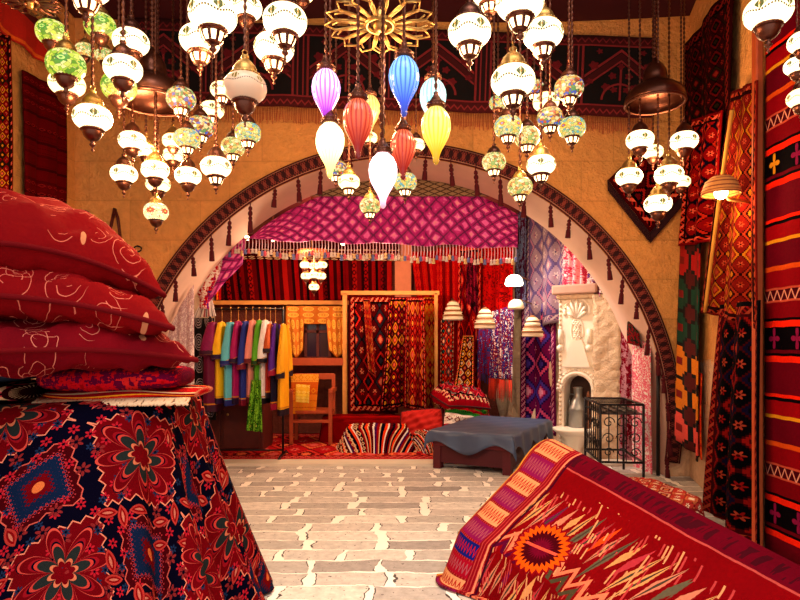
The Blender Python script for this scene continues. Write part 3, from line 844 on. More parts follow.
def wp(px, py, off=.06):
    q = (px-400)/F; D = (6.6-1.131*off)/(q+.5278); return P(px, py, D)
sheet('long_red_rug', rug_mat('red_vertical_rug', .9, 2.2, RED, rgb(90, 8, 16), rgb(210, 50, 30), rgb(120, 20, 50), SALM, .3, 5, .1), P(458, 245, 9.1), P(482, 243, 9.0), P(456, 400, 8.95), P(480, 402, 8.85),
      'red rug with dark scarf hanging in the back right corner', 'rug', amp=.07, n=2)
def ikat(name, W, H, cols, seed=0.0, sc=3.0):
    m = Mat(name); u, v = m.uv(W, H)
    n = m.noise(m.comb(u*3+seed, v), sc, 4.0, .7); n2 = m.noise(m.comb(u*1.5+seed, v*4), sc*2, 3.0, .7)
    st = [(.3+.4*i/len(cols), c_) for i, c_ in enumerate(cols)]; st[0] = (0, st[0][1])
    c = m.ramp(n*.6+n2*.4, st)
    return m.done(weave(m, c, u, v), .95, spec=.03)
SHAG = ikat('shaggy_red_orange', .9, 1.7, [rgb(80, 5, 12), rgb(140, 10, 14), rgb(176, 24, 18), rgb(110, 6, 14), rgb(200, 60, 24)], 1)
sh = sheet('shaggy_red_rug', SHAG, P(483, 236, 8.9), P(514, 230, 8.55), P(484, 322, 8.85), P(512, 325, 8.55), 'shaggy bright red rug hanging in the corner above the patterned one', 'rug', amp=.06, n=2, nrm=(-.5, -.8, 0),
      fringe=plain('red_wool', rgb(196, 26, 22), .95), flen=.2)
sheet('woven_saddle_bag', ikat('white_red_blue_ikat', .9, 1, [rgb(180, 24, 30), WHITE, rgb(150, 20, 40), rgb(60, 60, 130), WHITE, RED], 4, 4), P(490, 312, 8.75), P(514, 305, 8.4), P(490, 378, 8.7), P(512, 380, 8.4),
      'white and red patterned bag with orange red fringe on the corner wall', 'bag', amp=.04, n=2, nrm=(-.5, -.8, 0), fringe=plain('orange_red_wool', rgb(220, 50, 24), .95), flen=.3)
sheet('blue_scarf', ikat('blue_scarf_ikat', .5, 1, [rgb(30, 30, 90), rgb(150, 20, 30), rgb(60, 80, 150), WHITE], 8, 5), P(478, 328, 8.7), P(490, 328, 8.65), P(477, 372, 8.7), P(490, 376, 8.65),
      'blue and red tasselled scarf under the middle woollen hat', 'scarf', amp=.04, n=1, fringe=plain('blue_wool', rgb(60, 50, 120), .95), flen=.12)
tag(sheet('dark_scarf', ikat('dark_scarf_ikat', .4, 1, [BLACK, rgb(60, 10, 30), rgb(140, 30, 60), rgb(30, 12, 40)], 12, 5), P(467, 250, 8.7), P(476, 262, 8.7), P(466, 300, 8.7), P(478, 318, 8.7)), 'dark knotted scarf hanging between the left two woollen hats', 'scarf')
# long patterned rug leaning at the pole
sheet('flowered_runner', rug_mat('brown_flower_runner', .5, 1.8, rgb(110, 24, 34), BLACK, GOLD, CREAM, SALM, .22, 8, .06), P(463, 335, 8.6), P(474, 335, 8.6), P(452, 395, 8.5), P(474, 398, 8.5),
      'maroon runner with cream flowers standing at the cushion pile', 'rug', amp=.03, n=1)
# woollen hats
def hat(px, py, h, D, label, off=0):
    c = P(px, py, D); s = h/F*D
    t = thing('woollen_hat', label, 'hat', c, group='cone shaped ribbed woollen hats on the back wall')
    pr = [(.02, .5), (.14, .44), (.2, .36)]
    for k in range(4): z = .30-.18*k; pr += [(.27+.07*k, z), (.30+.075*k, z-.07), (.25+.07*k, z-.11)]
    pr += [(.50, -.45), (.46, -.5)]
    MB().lathe([(r*s, z*s) for r, z in pr], 20).build('crown', ikat('hat_wool', 1, 1, [rgb(190, 150, 110), rgb(230, 210, 180), rgb(160, 120, 80)], off, 8) if off else WOOL, t, solid=.01)
    MB().tube([(0, 0, .48*s), (0, .06, .6*s), (0, .22, .6*s)], .006, 5).build('loop', CORD, t)
m = Mat('ribbed_wool'); u, v = m.uv(); c = m.mix(rgb(232, 214, 190), rgb(150, 110, 76), (v*4).frac() > .6)
WOOL = m.done(weave(m, c, u, v), .95)
hat(453, 310, 20, 8.7, 'ribbed woollen hat, left of three, hanging on the red rugs')
hat(485, 318, 21, 8.35, 'ribbed woollen hat, middle of three, above the blue scarf')
hat(532.5, 326, 21, 8.1, 'white ribbed woollen hat, rightmost, before the purple rug')
# wall lamps
SHADEL = Mat('lit_lamp_shade').done((1, .95, .85), .5, emit=(1, .86, .6), estr=7)
for px, py, r, w in ((514, 281, 9, 'upper lit wall lamp with white shade in the back right corner'), (516, 305, 8, 'lower pale lamp shade just below the lit one in the corner')):
    c = P(px, py, 8.2); R = r/F*8.2
    t = thing('wall_lamp', w, 'lamp', c, group='pair of wall lamps in the back right corner')
    MB().lathe([(.01, .7*R), (.5*R, .6*R), (.85*R, .25*R), (R, -.3*R), (.9*R, -.5*R)], 20).build('shade', SHADEL if py < 300 else plain('pale_shade', rgb(236, 220, 190), .6), t, solid=.006)
    MB().tube([(0, 0, .6*R), (.08, .12, .75*R), (.3, .4, .4*R)], .01, 6).build('bracket', BRASS, t)
# right inner wall rugs
def iwall(name, mat, x0, x1, y0a, y0b, y1a, y1b, label, off=.07, **k):
    return sheet(name, mat, wp(x0, y0a, off), wp(x1, y0b, off), wp(x0, y1a, off), wp(x1, y1b, off), label, k.pop('cat', 'rug'), nrm=NI, **k)
PURM = rug_mat('purple_lattice_rug', 1.0, 2.9, rgb(120, 30, 90), rgb(54, 30, 90), rgb(196, 90, 130), rgb(90, 70, 150), rgb(206, 150, 170), .42, 11, .16)
LAV = rug_mat('faded_lavender_rug', 1.2, 2.2, rgb(150, 128, 140), rgb(104, 86, 120), rgb(160, 116, 134), rgb(110, 94, 130), rgb(180, 160, 160), .30, 21, .14)
iwall('lavender_rug', LAV, 527, 566, 196, 180, 330, 320, 'faded lavender and ivory rug hanging high at the right of the arch', .12, amp=.05, n=2)
iwall('purple_rug', PURM, 522, 556, 280, 278, 432, 436, 'purple rug with lattice diamonds hanging left of the white fireplace', .05, amp=.04, n=2)
iwall('floral_scarf', ikat('pink_fleece', .6, 1, [rgb(226, 130, 140), rgb(240, 190, 190), rgb(200, 80, 110), WHITE], 3, 4), 566, 592, 228, 240, 300, 296, 'pink and ivory fleecy throw hanging above the fireplace', .16, cat='throw', amp=.06, n=3)
iwall('blue_grey_rug', ikat('grey_blue_cloth', .5, 1, [rgb(60, 70, 100), rgb(120, 124, 150), rgb(90, 30, 60), rgb(40, 40, 70)], 6, 4), 517, 527, 215, 205, 310, 306, 'dark blue grey cloth hanging at the end of the valance', .2, amp=.04, n=1, cat='cloth')
iwall('colour_shawl', ikat('multicolour_shawl', .8, 1, [rgb(230, 90, 120), rgb(80, 110, 170), rgb(150, 30, 90), WHITE, rgb(180, 40, 60), rgb(60, 60, 120)], 9, 4), 590, 622, 246, 275, 288, 300, 'multicoloured shawl draped on the stone ledge above the fireplace', .2, amp=.05, n=3, cat='shawl',
      fringe=plain('violet_wool', rgb(190, 90, 140), .9), flen=.05)
iwall('mauve_runner', ikat('mauve_brown_ikat', .5, 2, [rgb(150, 90, 110), rgb(196, 150, 160), rgb(150, 30, 60), rgb(120, 70, 90)], 14, 3), 621, 636, 288, 292, 470, 474, 'mauve brown runner hanging right of the rough stone pillar', .10, amp=.03, n=1)
def jamb(y, D): return (RA-.05, D, CH+(HZ-y)/F*D)
sheet('pink_white_runner', ikat('pink_white_ikat', .7, 2, [rgb(214, 50, 90), WHITE, rgb(230, 130, 150), WHITE, rgb(190, 24, 60)], 17, 3.5), P(638, 336, 6.95)+Vector((-.06, 0, 0)), P(655, 345, 6.5)+Vector((-.05, 0, 0)), P(640, 475, 6.95)+Vector((-.06, 0, 0)), P(657, 485, 6.5)+Vector((-.05, 0, 0)),
      'white and crimson runner hanging on the right arch jamb', 'rug', amp=.02, n=2, nrm=(-1, 0, 0))
sheet('green_black_scarf', ikat('green_black_ikat', .4, .6, [BLACK, rgb(20, 70, 60), rgb(160, 30, 50), BLACK], 19, 4), P(637, 318, 6.9)+Vector((-.1, 0, 0)), P(648, 335, 6.6)+Vector((-.1, 0, 0)), P(638, 343, 6.9)+Vector((-.1, 0, 0)), P(652, 348, 6.6)+Vector((-.1, 0, 0)),
      'small green and black scarf on top of the white and crimson runner', 'scarf', amp=.02, n=1, nrm=(-1, 0, 0))
tag(MB().tube([(RA-.07, 6.44, .0), (RA-.07, 6.44, 1.45)], .02, 8).build('black_pole', IRON), 'thin black pole standing at the right foot of the arch', 'pole')

# ------------------------------------------------------------------ fireplace
MARB = plain('ivory_marble', rgb(240, 226, 206), .5, 0, .07, 5)
fA, fB = P(559, 0, 7.72), P(596, 0, 7.46); fd = Vector((fB.x-fA.x, fB.y-fA.y, 0)); fw = fd.length; fang = math.atan2(fd.y, fd.x)
fo = thing('fireplace', 'carved ivory stone fireplace niche with shell relief and arched hearth', 'fireplace', (fA.x, fA.y, 0), fang)
FRONT = .0
def arc(cx, cz, r, a0, a1, n=14): return [(cx+r*cos(math.radians(a0+(a1-a0)*i/n)), cz+r*sin(math.radians(a0+(a1-a0)*i/n))) for i in range(n+1)]
# front slab with arched hearth opening
hx0, hx1, hz0, hz1 = .06, fw-.06, .30, .84
hc = (hx0+hx1)/2; hr = (hx1-hx0)/2
mb = MB()
mb.prism([(0, 0), (hx0, 0), (hx0, 2.08), (0, 2.08)], FRONT, .36); mb.prism([(hx1, 0), (fw, 0), (fw, 2.08), (hx1, 2.08)], FRONT, .36)
ar = arc(hc, hz1, hr, 180, 0)
for i in range(len(ar)-1): mb.prism([ar[i], ar[i+1], (ar[i+1][0], 2.08), (ar[i][0], 2.08)], FRONT, .36)
mb.prism([(hx0, 0), (hx1, 0), (hx1, hz0), (hx0, hz0)], FRONT-.04, .36)
mb.build('surround', MARB, fo)
MB().box((hx0-.02, .26, .28), (hx1+.02, .30, 1.3)).build('soot_back', plain('sooty_stone', rgb(70, 46, 40), .9), fo)
g = MB(); ar2 = arc(hc, hz1, hr+.03, 185, -5, 20); g.tube([(x, FRONT-.01, z) for x, z in ar2], .022, 8)
for x, z in arc(hc, hz1, hr+.075, 180, 0, 16): g.ball((x, FRONT-.005, z), .018, 6)
g.build('arch_moulding', MARB, fo)
g = MB()    # hood
g.prism([(hc-.17, 1.12), (hc+.17, 1.12), (hc+.07, 1.46), (hc-.07, 1.46)], FRONT-.035, FRONT+.01); g.build('hood', MARB, fo)
g = MB()    # shell relief
sc_ = (hc, 1.86)
for k in range(7):
    a = math.radians(200-k*36.6); g.tube([(sc_[0], FRONT-.01, sc_[1]-.12), (sc_[0]+.11*cos(a), FRONT-.03, sc_[1]+.1*sin(a)-.02), (sc_[0]+.13*cos(a), FRONT-.01, sc_[1]+.13*sin(a))], lambda t: .008+.016*sin(PI*min(1, t+.1)), 6)
g.tube([(x, FRONT-.005, z) for x, z in arc(sc_[0], sc_[1]-.03, .16, 200, -20, 16)], .018, 6); g.build('shell_relief', MARB, fo)
g = MB()
for zc_ in (1.66, 1.58, 1.5):
    for k in range(6): a = PI/3*k; g.ball((hc+.035*cos(a), FRONT-.01, zc_+.028*sin(a)), .017, 6)
    g.ball((hc, FRONT-.015, zc_), .018, 6)
g.tube([(x, FRONT-.005, z) for x, z in [(hc+.075*cos(t*PI/12), 1.58+.15*sin(t*PI/12)) for t in range(24)]], .009, 6, closed=True)
g.build('rosette_panel', MARB, fo)
for sx_ in (hx0-.04, hx1-.02):
    g = MB(); g.tube([(sx_, FRONT-.01, 1.42), (sx_, FRONT-.01, 1.60)], .03, 8); g.ball((sx_, FRONT-.02, 1.36), .045, 8); g.build('small_bracket', MARB, fo)
g = MB()
for sx_ in (.02, fw-.02):
    for k in range(34): g.ball((sx_, FRONT-.004, .1+k*.058), .018, 6)
g.build('beaded_edge', plain('beige_bead', rgb(206, 176, 146), .7), fo)
MB().box((-.06, FRONT-.12, 2.04), (fw+.04, .36, 2.16)).build('mantel_shelf', plain('mantel_stone', rgb(190, 150, 130), .8), fo, bevel=.02)
MB().box((-.02, FRONT-.06, 1.98), (fw, .3, 2.05)).build('mantel_moulding', ROUGH, fo, bevel=.02)
MB().lathe([(.001, .28), (.2, .28), (.27, .33), (.27, .36), (.24, .35), (.001, .34)], 24, (hc, FRONT-.12, 0), sy=.7).build('basin', MARB, fo)
MB().lathe([(.10, 0), (.09, .1), (.13, .22), (.2, .29)], 20, (hc, FRONT-.12, 0), sy=.7).build('basin_foot', MARB, fo)
# rough pillar right of it
mb = MB()
pc = P(610, 345, 7.42)
def pil(u, v):
    a = -2*PI*u; cx_, cy_ = cos(a), sin(a); s_ = max(abs(cx_), abs(cy_)); k = 1+.03*sin(v*31+3*sin(6*PI*u))+.03*sin(u*8*PI+v*17)+.03*sin(v*90+u*12*PI)-(.07 if (v*7.3) % 1 < .06 else 0)
    return (.16*cx_/s_*k, .16*cy_/s_*k, v*2.02)
mb.grid(pil, 40, 60, flip=True); tag(mb.build('stone_pillar', ROUGH, loc=(pc.x, pc.y, 0)), 'rough pale stone pillar right of the white fireplace', 'pillar').rotation_euler = (0, 0, fang)
# milk can, hookah
def in_niche(x, y, z): return fo.matrix_basis @ Vector((x, y, z))
fo_m = Matrix.Translation(fo.location) @ Matrix.Rotation(fang, 4, 'Z')
c = fo_m @ Vector((hc-.03, FRONT+.13, .302))
t = thing('milk_can', 'grey tin milk can with cone top standing in the fireplace hearth', 'can', c)
MB().lathe([(.001, 0), (.12, 0), (.13, .03), (.12, .26), (.125, .27), (.12, .29), (.075, .40), (.05, .44), (.055, .54), (.065, .55), (.04, .56), (.001, .56)], 24).build('body', TIN, t)
MB().tube([(-.05, 0, .46), (-.10, 0, .47), (-.12, 0, .38), (-.10, 0, .32)], .01, 6).build('handle', TIN, t)
MB().lathe([(.122, .05), (.135, .06), (.122, .07)], 24).build('hoop', TIN, t)
c = fo_m @ Vector((hc+.125, FRONT+.05, .302))
t = thing('tall_pitcher', 'slim dark copper pitcher beside the tin milk can', 'pitcher', c)
MB().lathe([(.001, 0), (.06, 0), (.065, .05), (.05, .12), (.025, .2), (.03, .26), (.018, .3), (.02, .42), (.03, .45), (.015, .5), (.001, .52)], 16, sx=.8, sy=.8).build('body', plain('brown_copper', rgb(120, 70, 44), .4, .4), t)
MB().tube([(.02, 0, .42), (.09, 0, .38), (.09, 0, .22), (.05, 0, .12)], .008, 6).build('handle', COPPER, t)

# ------------------------------------------------------------------ wrought iron rack
def rack():
    a = P(584, 421, 6.7); 
    t = thing('iron_rack', 'black wrought iron rack with scrolls and a tray before the fireplace', 'rack', (2.02, 6.05, 0), math.radians(-6))
    w, d, h = .42, .75, .80
    x0, x1, y0, y1 = 0, w, 0, d
    fr = MB()
    MB().tube([(x0, y0, .22), (x1, y0, .22), (x1, y1, .22), (x0, y1, .22)], .013, 6, closed=True).build('lower_frame', IRON, t)
    fr.tube([(x0, y0, h), (x1, y0, h), (x1, y1, h), (x0, y1, h)], .013, 6, closed=True)
    pass
    fr.build('top_frame', IRON, t)
    for x, y in ((x0, y0), (x1, y0), (x1, y1), (x0, y1)): MB().tube([(x, y, 0), (x, y, h)], .014, 6).build('leg', IRON, t)
    s = MB()
    for k in range(1, 7): s.tube([(x0, y0+d*k/7, .22), (x0, y0+d*k/7, h)], .007, 5)
    for k in range(1, 5): s.tube([(x0+w*k/5, y0, .22), (x0+w*k/5, y0, h)], .007, 5)
    s.build('bars', IRON, t)
    q = MB()
    def spiral(cx_, cz_, r, sgn, plane):
        pts = []
        for i in range(22):
            a_ = i/21*PI*2.4; rr = r*(1-.75*i/21); p_ = (cx_+sgn*rr*cos(a_), cz_+rr*sin(a_))
            pts.append((p_[0], -.006, p_[1]) if plane == 'x' else (-.006, p_[0], p_[1]))
        q.tube(pts, .006, 5)
    for k in range(3):
        spiral(.08+.13*k, .62, .06, 1, 'x'); spiral(.08+.13*k, .46, .06, -1, 'x'); spiral(.08+.13*k, .32, .05, 1, 'x')
    for k in range(4): spiral(.1+.18*k, .58, .07, 1, 'y'); spiral(.1+.18*k, .38, .07, -1, 'y')
    q.build('scrollwork', IRON, t)
    MB().box((x0, y0, h-.1), (x1, y1, h-.09)).build('tray', IRON, t)
    for k in range(5): MB().tube([(x0, y0+d*(k+.5)/5, h), (x1, y0+d*(k+.5)/5, h)], .006, 5).build('top_bar', IRON, t)
rack()
# dark goods lying in the tray (trinkets)
gm = plain('silver_trinket', rgb(120, 110, 104), .35, .6)
ball = MB().ball((0, 0, 0), .028, 8, sz=.6).mesh('trinket', gm)
for k in range(20):
    i, j = k % 4, k//4
    x, y = .06+i*.1, .09+j*.14; a = math.radians(-6)
    o = bpy.data.objects.new('trinket', ball); COL.objects.link(o)
    o.location = (2.02+x*cos(a)-y*sin(a), 6.05+x*sin(a)+y*cos(a), .728); tag(o, 'small grey metal trinket lying in the black iron rack tray', 'trinket', 'grey trinkets in the iron rack')
# ------------------------------------------------------------------ low bench with tarpaulin
bt = thing('low_bench', 'low dark red wooden bench at the right foot of the arch', 'bench', (1.14, 7.30, 0), math.radians(-28))
bw, bd, bh = .92, 1.55, .42
MB().box((-bw/2, -bd/2, bh-.16), (bw/2, bd/2, bh)).build('top', plain('maroon_wood', rgb(96, 24, 34), .6), bt, bevel=.01)
for x in (-1, 1):
    for y in (-1, 1): MB().box((x*bw/2-.05*x-.045, y*bd/2-.05*y-.045, 0), (x*bw/2-.05*x+.045, y*bd/2-.05*y+.045, bh-.15)).build('leg', plain('maroon_leg', rgb(80, 18, 28), .6), bt)
MB().box((-bw/2+.02, -bd/2+.02, .07), (bw/2-.02, bd/2-.02, .27)).build('lower_rail', plain('maroon_rail', rgb(70, 14, 24), .6), bt)
TARP = plain('slate_blue_tarpaulin', rgb(62, 76, 104), .42, 0, .25, 6, .5)
def tarp(u, v):
    x = (u-.5)*(bw+.44); y = (v-.5)*(bd+.40); hx, hy = bw/2+.02, bd/2+.02
    dz = 0; px_, py_ = x, y
    if abs(x) > hx: e = abs(x)-hx; dz += e; px_ = math.copysign(hx+.02+.12*e+.012*sin(y*19), x)
    if abs(y) > hy: e = abs(y)-hy; dz = max(dz, e); py_ = math.copysign(hy+.02+.12*e+.014*sin(x*17), y)
    if dz > 0: dz *= (1+.35*sin(x*9+y*11))
    return (px_, py_, bh+.015-dz+.004*sin(x*21)*sin(y*16))
mb = MB(); mb.grid(tarp, 60, 70, flip=True); o = mb.build('tarpaulin', TARP, solid=.006)
tag(o, 'slate blue plastic tarpaulin spread over the low bench', 'tarpaulin'); o.location = bt.location; o.rotation_euler = bt.rotation_euler

# ------------------------------------------------------------------ back-room floor things
sheet_red = rug_mat('rose_red_floor_carpet', 4.2, 1.9, rgb(190, 40, 50), rgb(120, 14, 30), rgb(210, 80, 70), rgb(226, 130, 90), rgb(220, 120, 110), .5, 31, .2)
mb = MB(); mb.grid(lambda u, v: (-2.6+3.4*u, 9.3-2.1*v, .022+.004*sin(u*30)*sin(v*20)), 40, 20, flip=True)
tag(mb.build('floor_carpet', sheet_red, solid=.015), 'rose red carpet covering the back room floor', 'carpet')
# bench with red throw along the back, striped rug over a low table
def cover(name, label, cat, mat, cx_, cy_, w, d, h, rz=0, spread=.12, wave=.03, n=5, top_n=10, group=None, z0=0.0, tilt=0):
    """cloth draped over a box: rounded, flaring to the floor"""
    def fn(u, v):
        a = 2*PI*u
        ca, sa = cos(a), sin(a)
        k = 1/((abs(ca)**6+abs(sa)**6)**(1/6))
        if v < .4:
            r = v/.4; x, y, z = ca*k*w/2*r, sa*k*d/2*r, h+.008*sin(9*r*ca+3)*sin(8*r*sa)
        else:
            t = (v-.4)/.6; e = spread*t**1.3+wave*t*sin(n*a*2+1)+.4*wave*t*sin(n*5*a+2)
            x, y, z = ca*k*w/2+ca*e, sa*k*d/2+sa*e, h*(1-t)+z0*t+.02*(1-t)*(1 if t > .0 else 0)-.02*(t < .15)
        return (x, y, max(z, z0+.012))
    mb = MB(); mb.grid(fn, 120, 34, flip=True)
    # planar-unrolled UVs
    uvs = []
    for f in mb.f:
        q = []
        for i in f:
            x, y, z = mb.v[i]; drop = h-z; l = math.hypot(x/(w/2), y/(d/2)) or 1
            L_ = max(1e-6, math.hypot(x, y)); q.append(((x+x/L_*drop)/(w+2*h)+.5, (y+y/L_*drop)/(d+2*h)+.5))
        uvs.append(q)
    mb.uv = uvs
    o = mb.build(name, mat, solid=.012); o.location = (cx_, cy_, 0); o.rotation_euler = (0, 0, rz)
    return tag(o, label, cat, group)
cover('red_divan', 'low divan draped in plain red cloth before the carpet stand', 'divan', kilim_mat('red_throw', 2.6, 1.6, [(0, rgb(150, 16, 22)), (.4, rgb(176, 28, 26)), (.8, rgb(110, 10, 18))], ORNG, MAR, 'v', 4), -.30, 8.62, 1.6, .34, .38, 0, .03)
STRP = kilim_mat('striped_table_rug', 1.9, 1.7, [(0, RED), (.07, CREAM), (.11, NAVY), (.17, ORNG), (.24, CREAM), (.27, DRED), (.38, WHITE), (.43, PURP), (.5, RED), (.58, CREAM), (.62, NAVY), (.72, ORNG), (.8, WHITE), (.84, DRED), (.93, NAVY)], CREAM, BLACK, 'u', 3)
cover('draped_table', 'low table draped with a red white and navy striped rug', 'table', STRP, -.3, 7.95, .78, .42, .33, 0, .14, .04, 4)
cover('rug_heap', 'crumpled red and white rug heap between table and cushions', 'rug', STRP, .40, 7.93, .34, .34, .25, .3, .10, .07, 3)

def pillow_mesh(name, sx, sy, h, mat, droop=0.0, bulge=.1, ns=48, wr=.011, seed=0, power=.5):
    mb = MB()
    def edge(a, b): return a*(1-bulge*(1-b*b))
    def prof(x, y): return (max(0, (1-x**4))*max(0, (1-y**4)))**power
    def top(sg):
        def fn(u, v):
            x, y = 2*u-1, 2*v-1; X_, Y_ = edge(x, y)*sx, edge(y, x)*sy
            t = prof(x, y); z = sg*h*t + wr*sin(x*11+y*7+seed)*t + wr*sin(y*17-x*5+seed*2)*t
            # seam puckers
            z += wr*1.2*sin((x-y)*26+seed)*(1-t)*t*3+.016*t*sin(3.1*x+4.3*y+seed*3)
            return (X_, Y_, z-droop*(X_*X_+Y_*Y_))
        return fn
    mb.grid(top(1), ns, ns, flip=True); mb.grid(top(-1), ns, ns)
    def seam(k):
        s_ = []
        for i in range(4*ns):
            q, r = divmod(i, ns); t = 2*r/ns-1
            x, y = [(t, -1), (1, t), (-t, 1), (-1, -t)][q]
            X_, Y_ = edge(x, y)*sx, edge(y, x)*sy; s_.append((X_, Y_, -droop*(X_*X_+Y_*Y_)))
        return s_
    return mb, seam(0)
def pillow(name, label, mat, pmat, loc, rz, sx, sy, h, droop=0, group=None, tilt=(0, 0), seed=0, pr=.012, bulge=.1, power=.5):
    t = thing(name, label, 'cushion', loc, rz, group); t.rotation_euler = (tilt[0], tilt[1], rz)
    mb, sm_ = pillow_mesh(name, sx, sy, h, mat, droop, seed=seed, bulge=bulge, power=power)
    mb.build('cover', mat, t); MB().tube(sm_, pr, 6, closed=True).build('piping', pmat, t)
    return t
# pouf and cushions at the corner
PF = rug_mat('pink_grey_flower_pouf', 1, 1, rgb(170, 24, 50), MAR, PINK, rgb(140, 130, 130), CREAM, .2, 41, .1)
MB()
pillow('round_cushion', 'red floral cushion lying on top of the white and green one', PF, CORD, (.86, 8.50, .66), .4, .33, .3, .17, .3, tilt=(.2, .1), bulge=-.15)
GW = kilim_mat('white_green_cushion_cloth', .7, .7, [(0, rgb(60, 120, 50)), (.22, RED), (.3, rgb(60, 130, 60)), (.42, WHITE), (.75, rgb(200, 60, 90)), (.85, WHITE)], rgb(150, 20, 50), BLACK, 'v', 1)
pillow('green_white_cushion', 'white cushion with pink motif and green edge beside the bench', GW, CORD, (.90, 8.22, .36), .2, .30, .24, .11, .0, tilt=(1.2, .25), bulge=-.05)
pillow('red_cushion', 'plain orange red cushion leaning by the divan', plain('orange_red_velvet', rgb(190, 28, 20), .8), CORD, (.30, 8.22, .27), -.2, .28, .24, .10, .0, tilt=(1.2, -.1), bulge=-.05)
pillow('red_cushion', 'crimson patterned cushion at the bottom of the pile behind the bench', PF, CORD, (1.02, 8.62, .23), .3, .33, .26, .2, .2, bulge=-.1)

# carpet stand: wooden frame with rugs thrown over
st = thing('carpet_stand', 'pale wooden carpet stand with tall uprights in the back room', 'stand', (0, 0, 0))
fx0, fx1, fy = P(345, 0, 8.9).x, P(436, 0, 8.9).x, 8.9
ztop = P(0, 293, 8.9).z
MB().box((fx0-.035, fy-.03, .0), (fx0+.035, fy+.03, ztop)).build('post', PALEWOOD, st, bevel=.005)
MB().box((fx1-.025, fy-.03, .0), (fx1+.025, fy+.03, ztop)).build('post', PALEWOOD, st, bevel=.005)
MB().box((fx0-.06, fy-.03, ztop-.03), (fx1+.05, fy+.03, ztop+.03)).build('top_bar', PALEWOOD, st, bevel=.005)
R1 = rug_mat('dark_red_motif_carpet', 1.0, 1.9, rgb(104, 10, 20), rgb(34, 6, 14), rgb(190, 50, 40), rgb(60, 60, 70), rgb(210, 140, 110), .27, 51, .12)
R2 = rug_mat('crimson_diamond_carpet', .8, 1.8, rgb(140, 14, 24), rgb(60, 6, 18), rgb(206, 70, 50), rgb(226, 150, 70), rgb(200, 120, 100), .2, 53, .06)
R3 = rug_mat('maroon_zigzag_carpet', .6, 1.8, rgb(90, 8, 24), rgb(30, 6, 18), rgb(170, 30, 40), GOLD, SALM, .16, 57, .05)
y_ = fy-.07
sheet('hung_carpet', R1, P(349, 295, 8.8), P(394, 295, 8.8), P(349, 413, 8.8), P(398, 413, 8.8), 'dark red carpet with pale motifs over the left of the stand', 'carpet', amp=.05, n=2)
sheet('hung_carpet', R3, P(389, 297, 8.7), P(408, 297, 8.7), P(380, 410, 8.65), P(412, 405, 8.65), 'maroon zigzag carpet folded over the middle of the stand', 'carpet', amp=.06, n=2, ph=1.2)
sheet('hung_carpet', R2, P(406, 297, 8.6), P(424, 297, 8.6), P(404, 408, 8.55), P(426, 412, 8.55), 'crimson diamond carpet over the right of the stand', 'carpet', amp=.05, n=2, ph=2)
sheet('hung_carpet', R2, P(363, 298, 8.68), P(370, 298, 8.68), P(368, 372, 8.66), P(376, 378, 8.66), 'narrow folded carpet strip hanging over the dark red one', 'carpet', amp=.03, n=1, ph=2)

# gold curtain around dark window
win = struct(MB().box((P(306, 0, 9.36).x, 9.3, P(0, 358, 9.36).z), (P(330, 0, 9.36).x, 9.34, P(0, 318, 9.36).z)).build('window_1', plain('dark_pane', rgb(40, 26, 44), .15, 0, .2, 3, .6)))
g = MB(); wx0, wx1, wz0, wz1 = P(306, 0, 9.3).x, P(330, 0, 9.3).x, P(0, 358, 9.3).z, P(0, 318, 9.3).z
for a, b_ in (((wx0, wz0), (wx0, wz1)), ((wx1, wz0), (wx1, wz1)), ((wx0, wz0), (wx1, wz0)), ((wx0, wz1), (wx1, wz1)), (((wx0+wx1)/2, wz0), ((wx0+wx1)/2, wz1)), ((wx0, (wz0+wz1)/2+.1), (wx1, (wz0+wz1)/2+.1))):
    g.box((min(a[0], b_[0])-.02, 9.26, min(a[1], b_[1])-.02), (max(a[0], b_[0])+.02, 9.31, max(a[1], b_[1])+.02))
o = g.build('window_frame', DARKWOOD); o.parent = win
def gold_mat():
    m = Mat('gold_embroidered_cloth'); u, v = m.uv(1, 1)
    a = (u*4).frac()-.5; b = (v*3).frac()-.5; r = (a*a+b*b).sqrt()
    c = m.ramp(r, [(0, rgb(250, 210, 90)), (.08, rgb(180, 90, 20)), (.14, rgb(240, 190, 80)), (.24, rgb(226, 160, 50)), (.3, rgb(250, 214, 120)), (.36, rgb(214, 140, 40))])
    return m.done(weave(m, c, u, v), .7)
GM = gold_mat()
gc = thing('gold_curtain', 'gold embroidered curtain draped around the small dark window', 'curtain', (0, 0, 0))
sheet('top_drape', GM, P(286, 306, 9.15), P(346, 306, 9.15), P(286, 324, 9.15), P(346, 324, 9.15), amp=.02, n=4, parent=gc)
for (x0, x1, x2, x3) in ((286, 304, 290, 303), (326, 346, 329, 346)):
    g = MB()
    def sd(u, v):
        xx = (x0+(x1-x0)*u)*(1-v)+(x2+(x3-x2)*u)*v; yy = 318+(350-318)*v+v*8*(1-abs(2*u-1))
        p = P(xx, yy, 9.12); return (p.x, p.y+.02*sin(u*12), p.z)
    g.grid(sd, 20, 16); g.build('side_drape', GM, gc, solid=.012)
tag(MB().box((P(286, 0, 9).x, 8.85, P(0, 365, 9).z), (P(344, 0, 9).x, 9.25, P(0, 358, 9).z)).build('wall_shelf', MIDWOOD), 'brown wooden shelf below the gold curtain window', 'shelf')
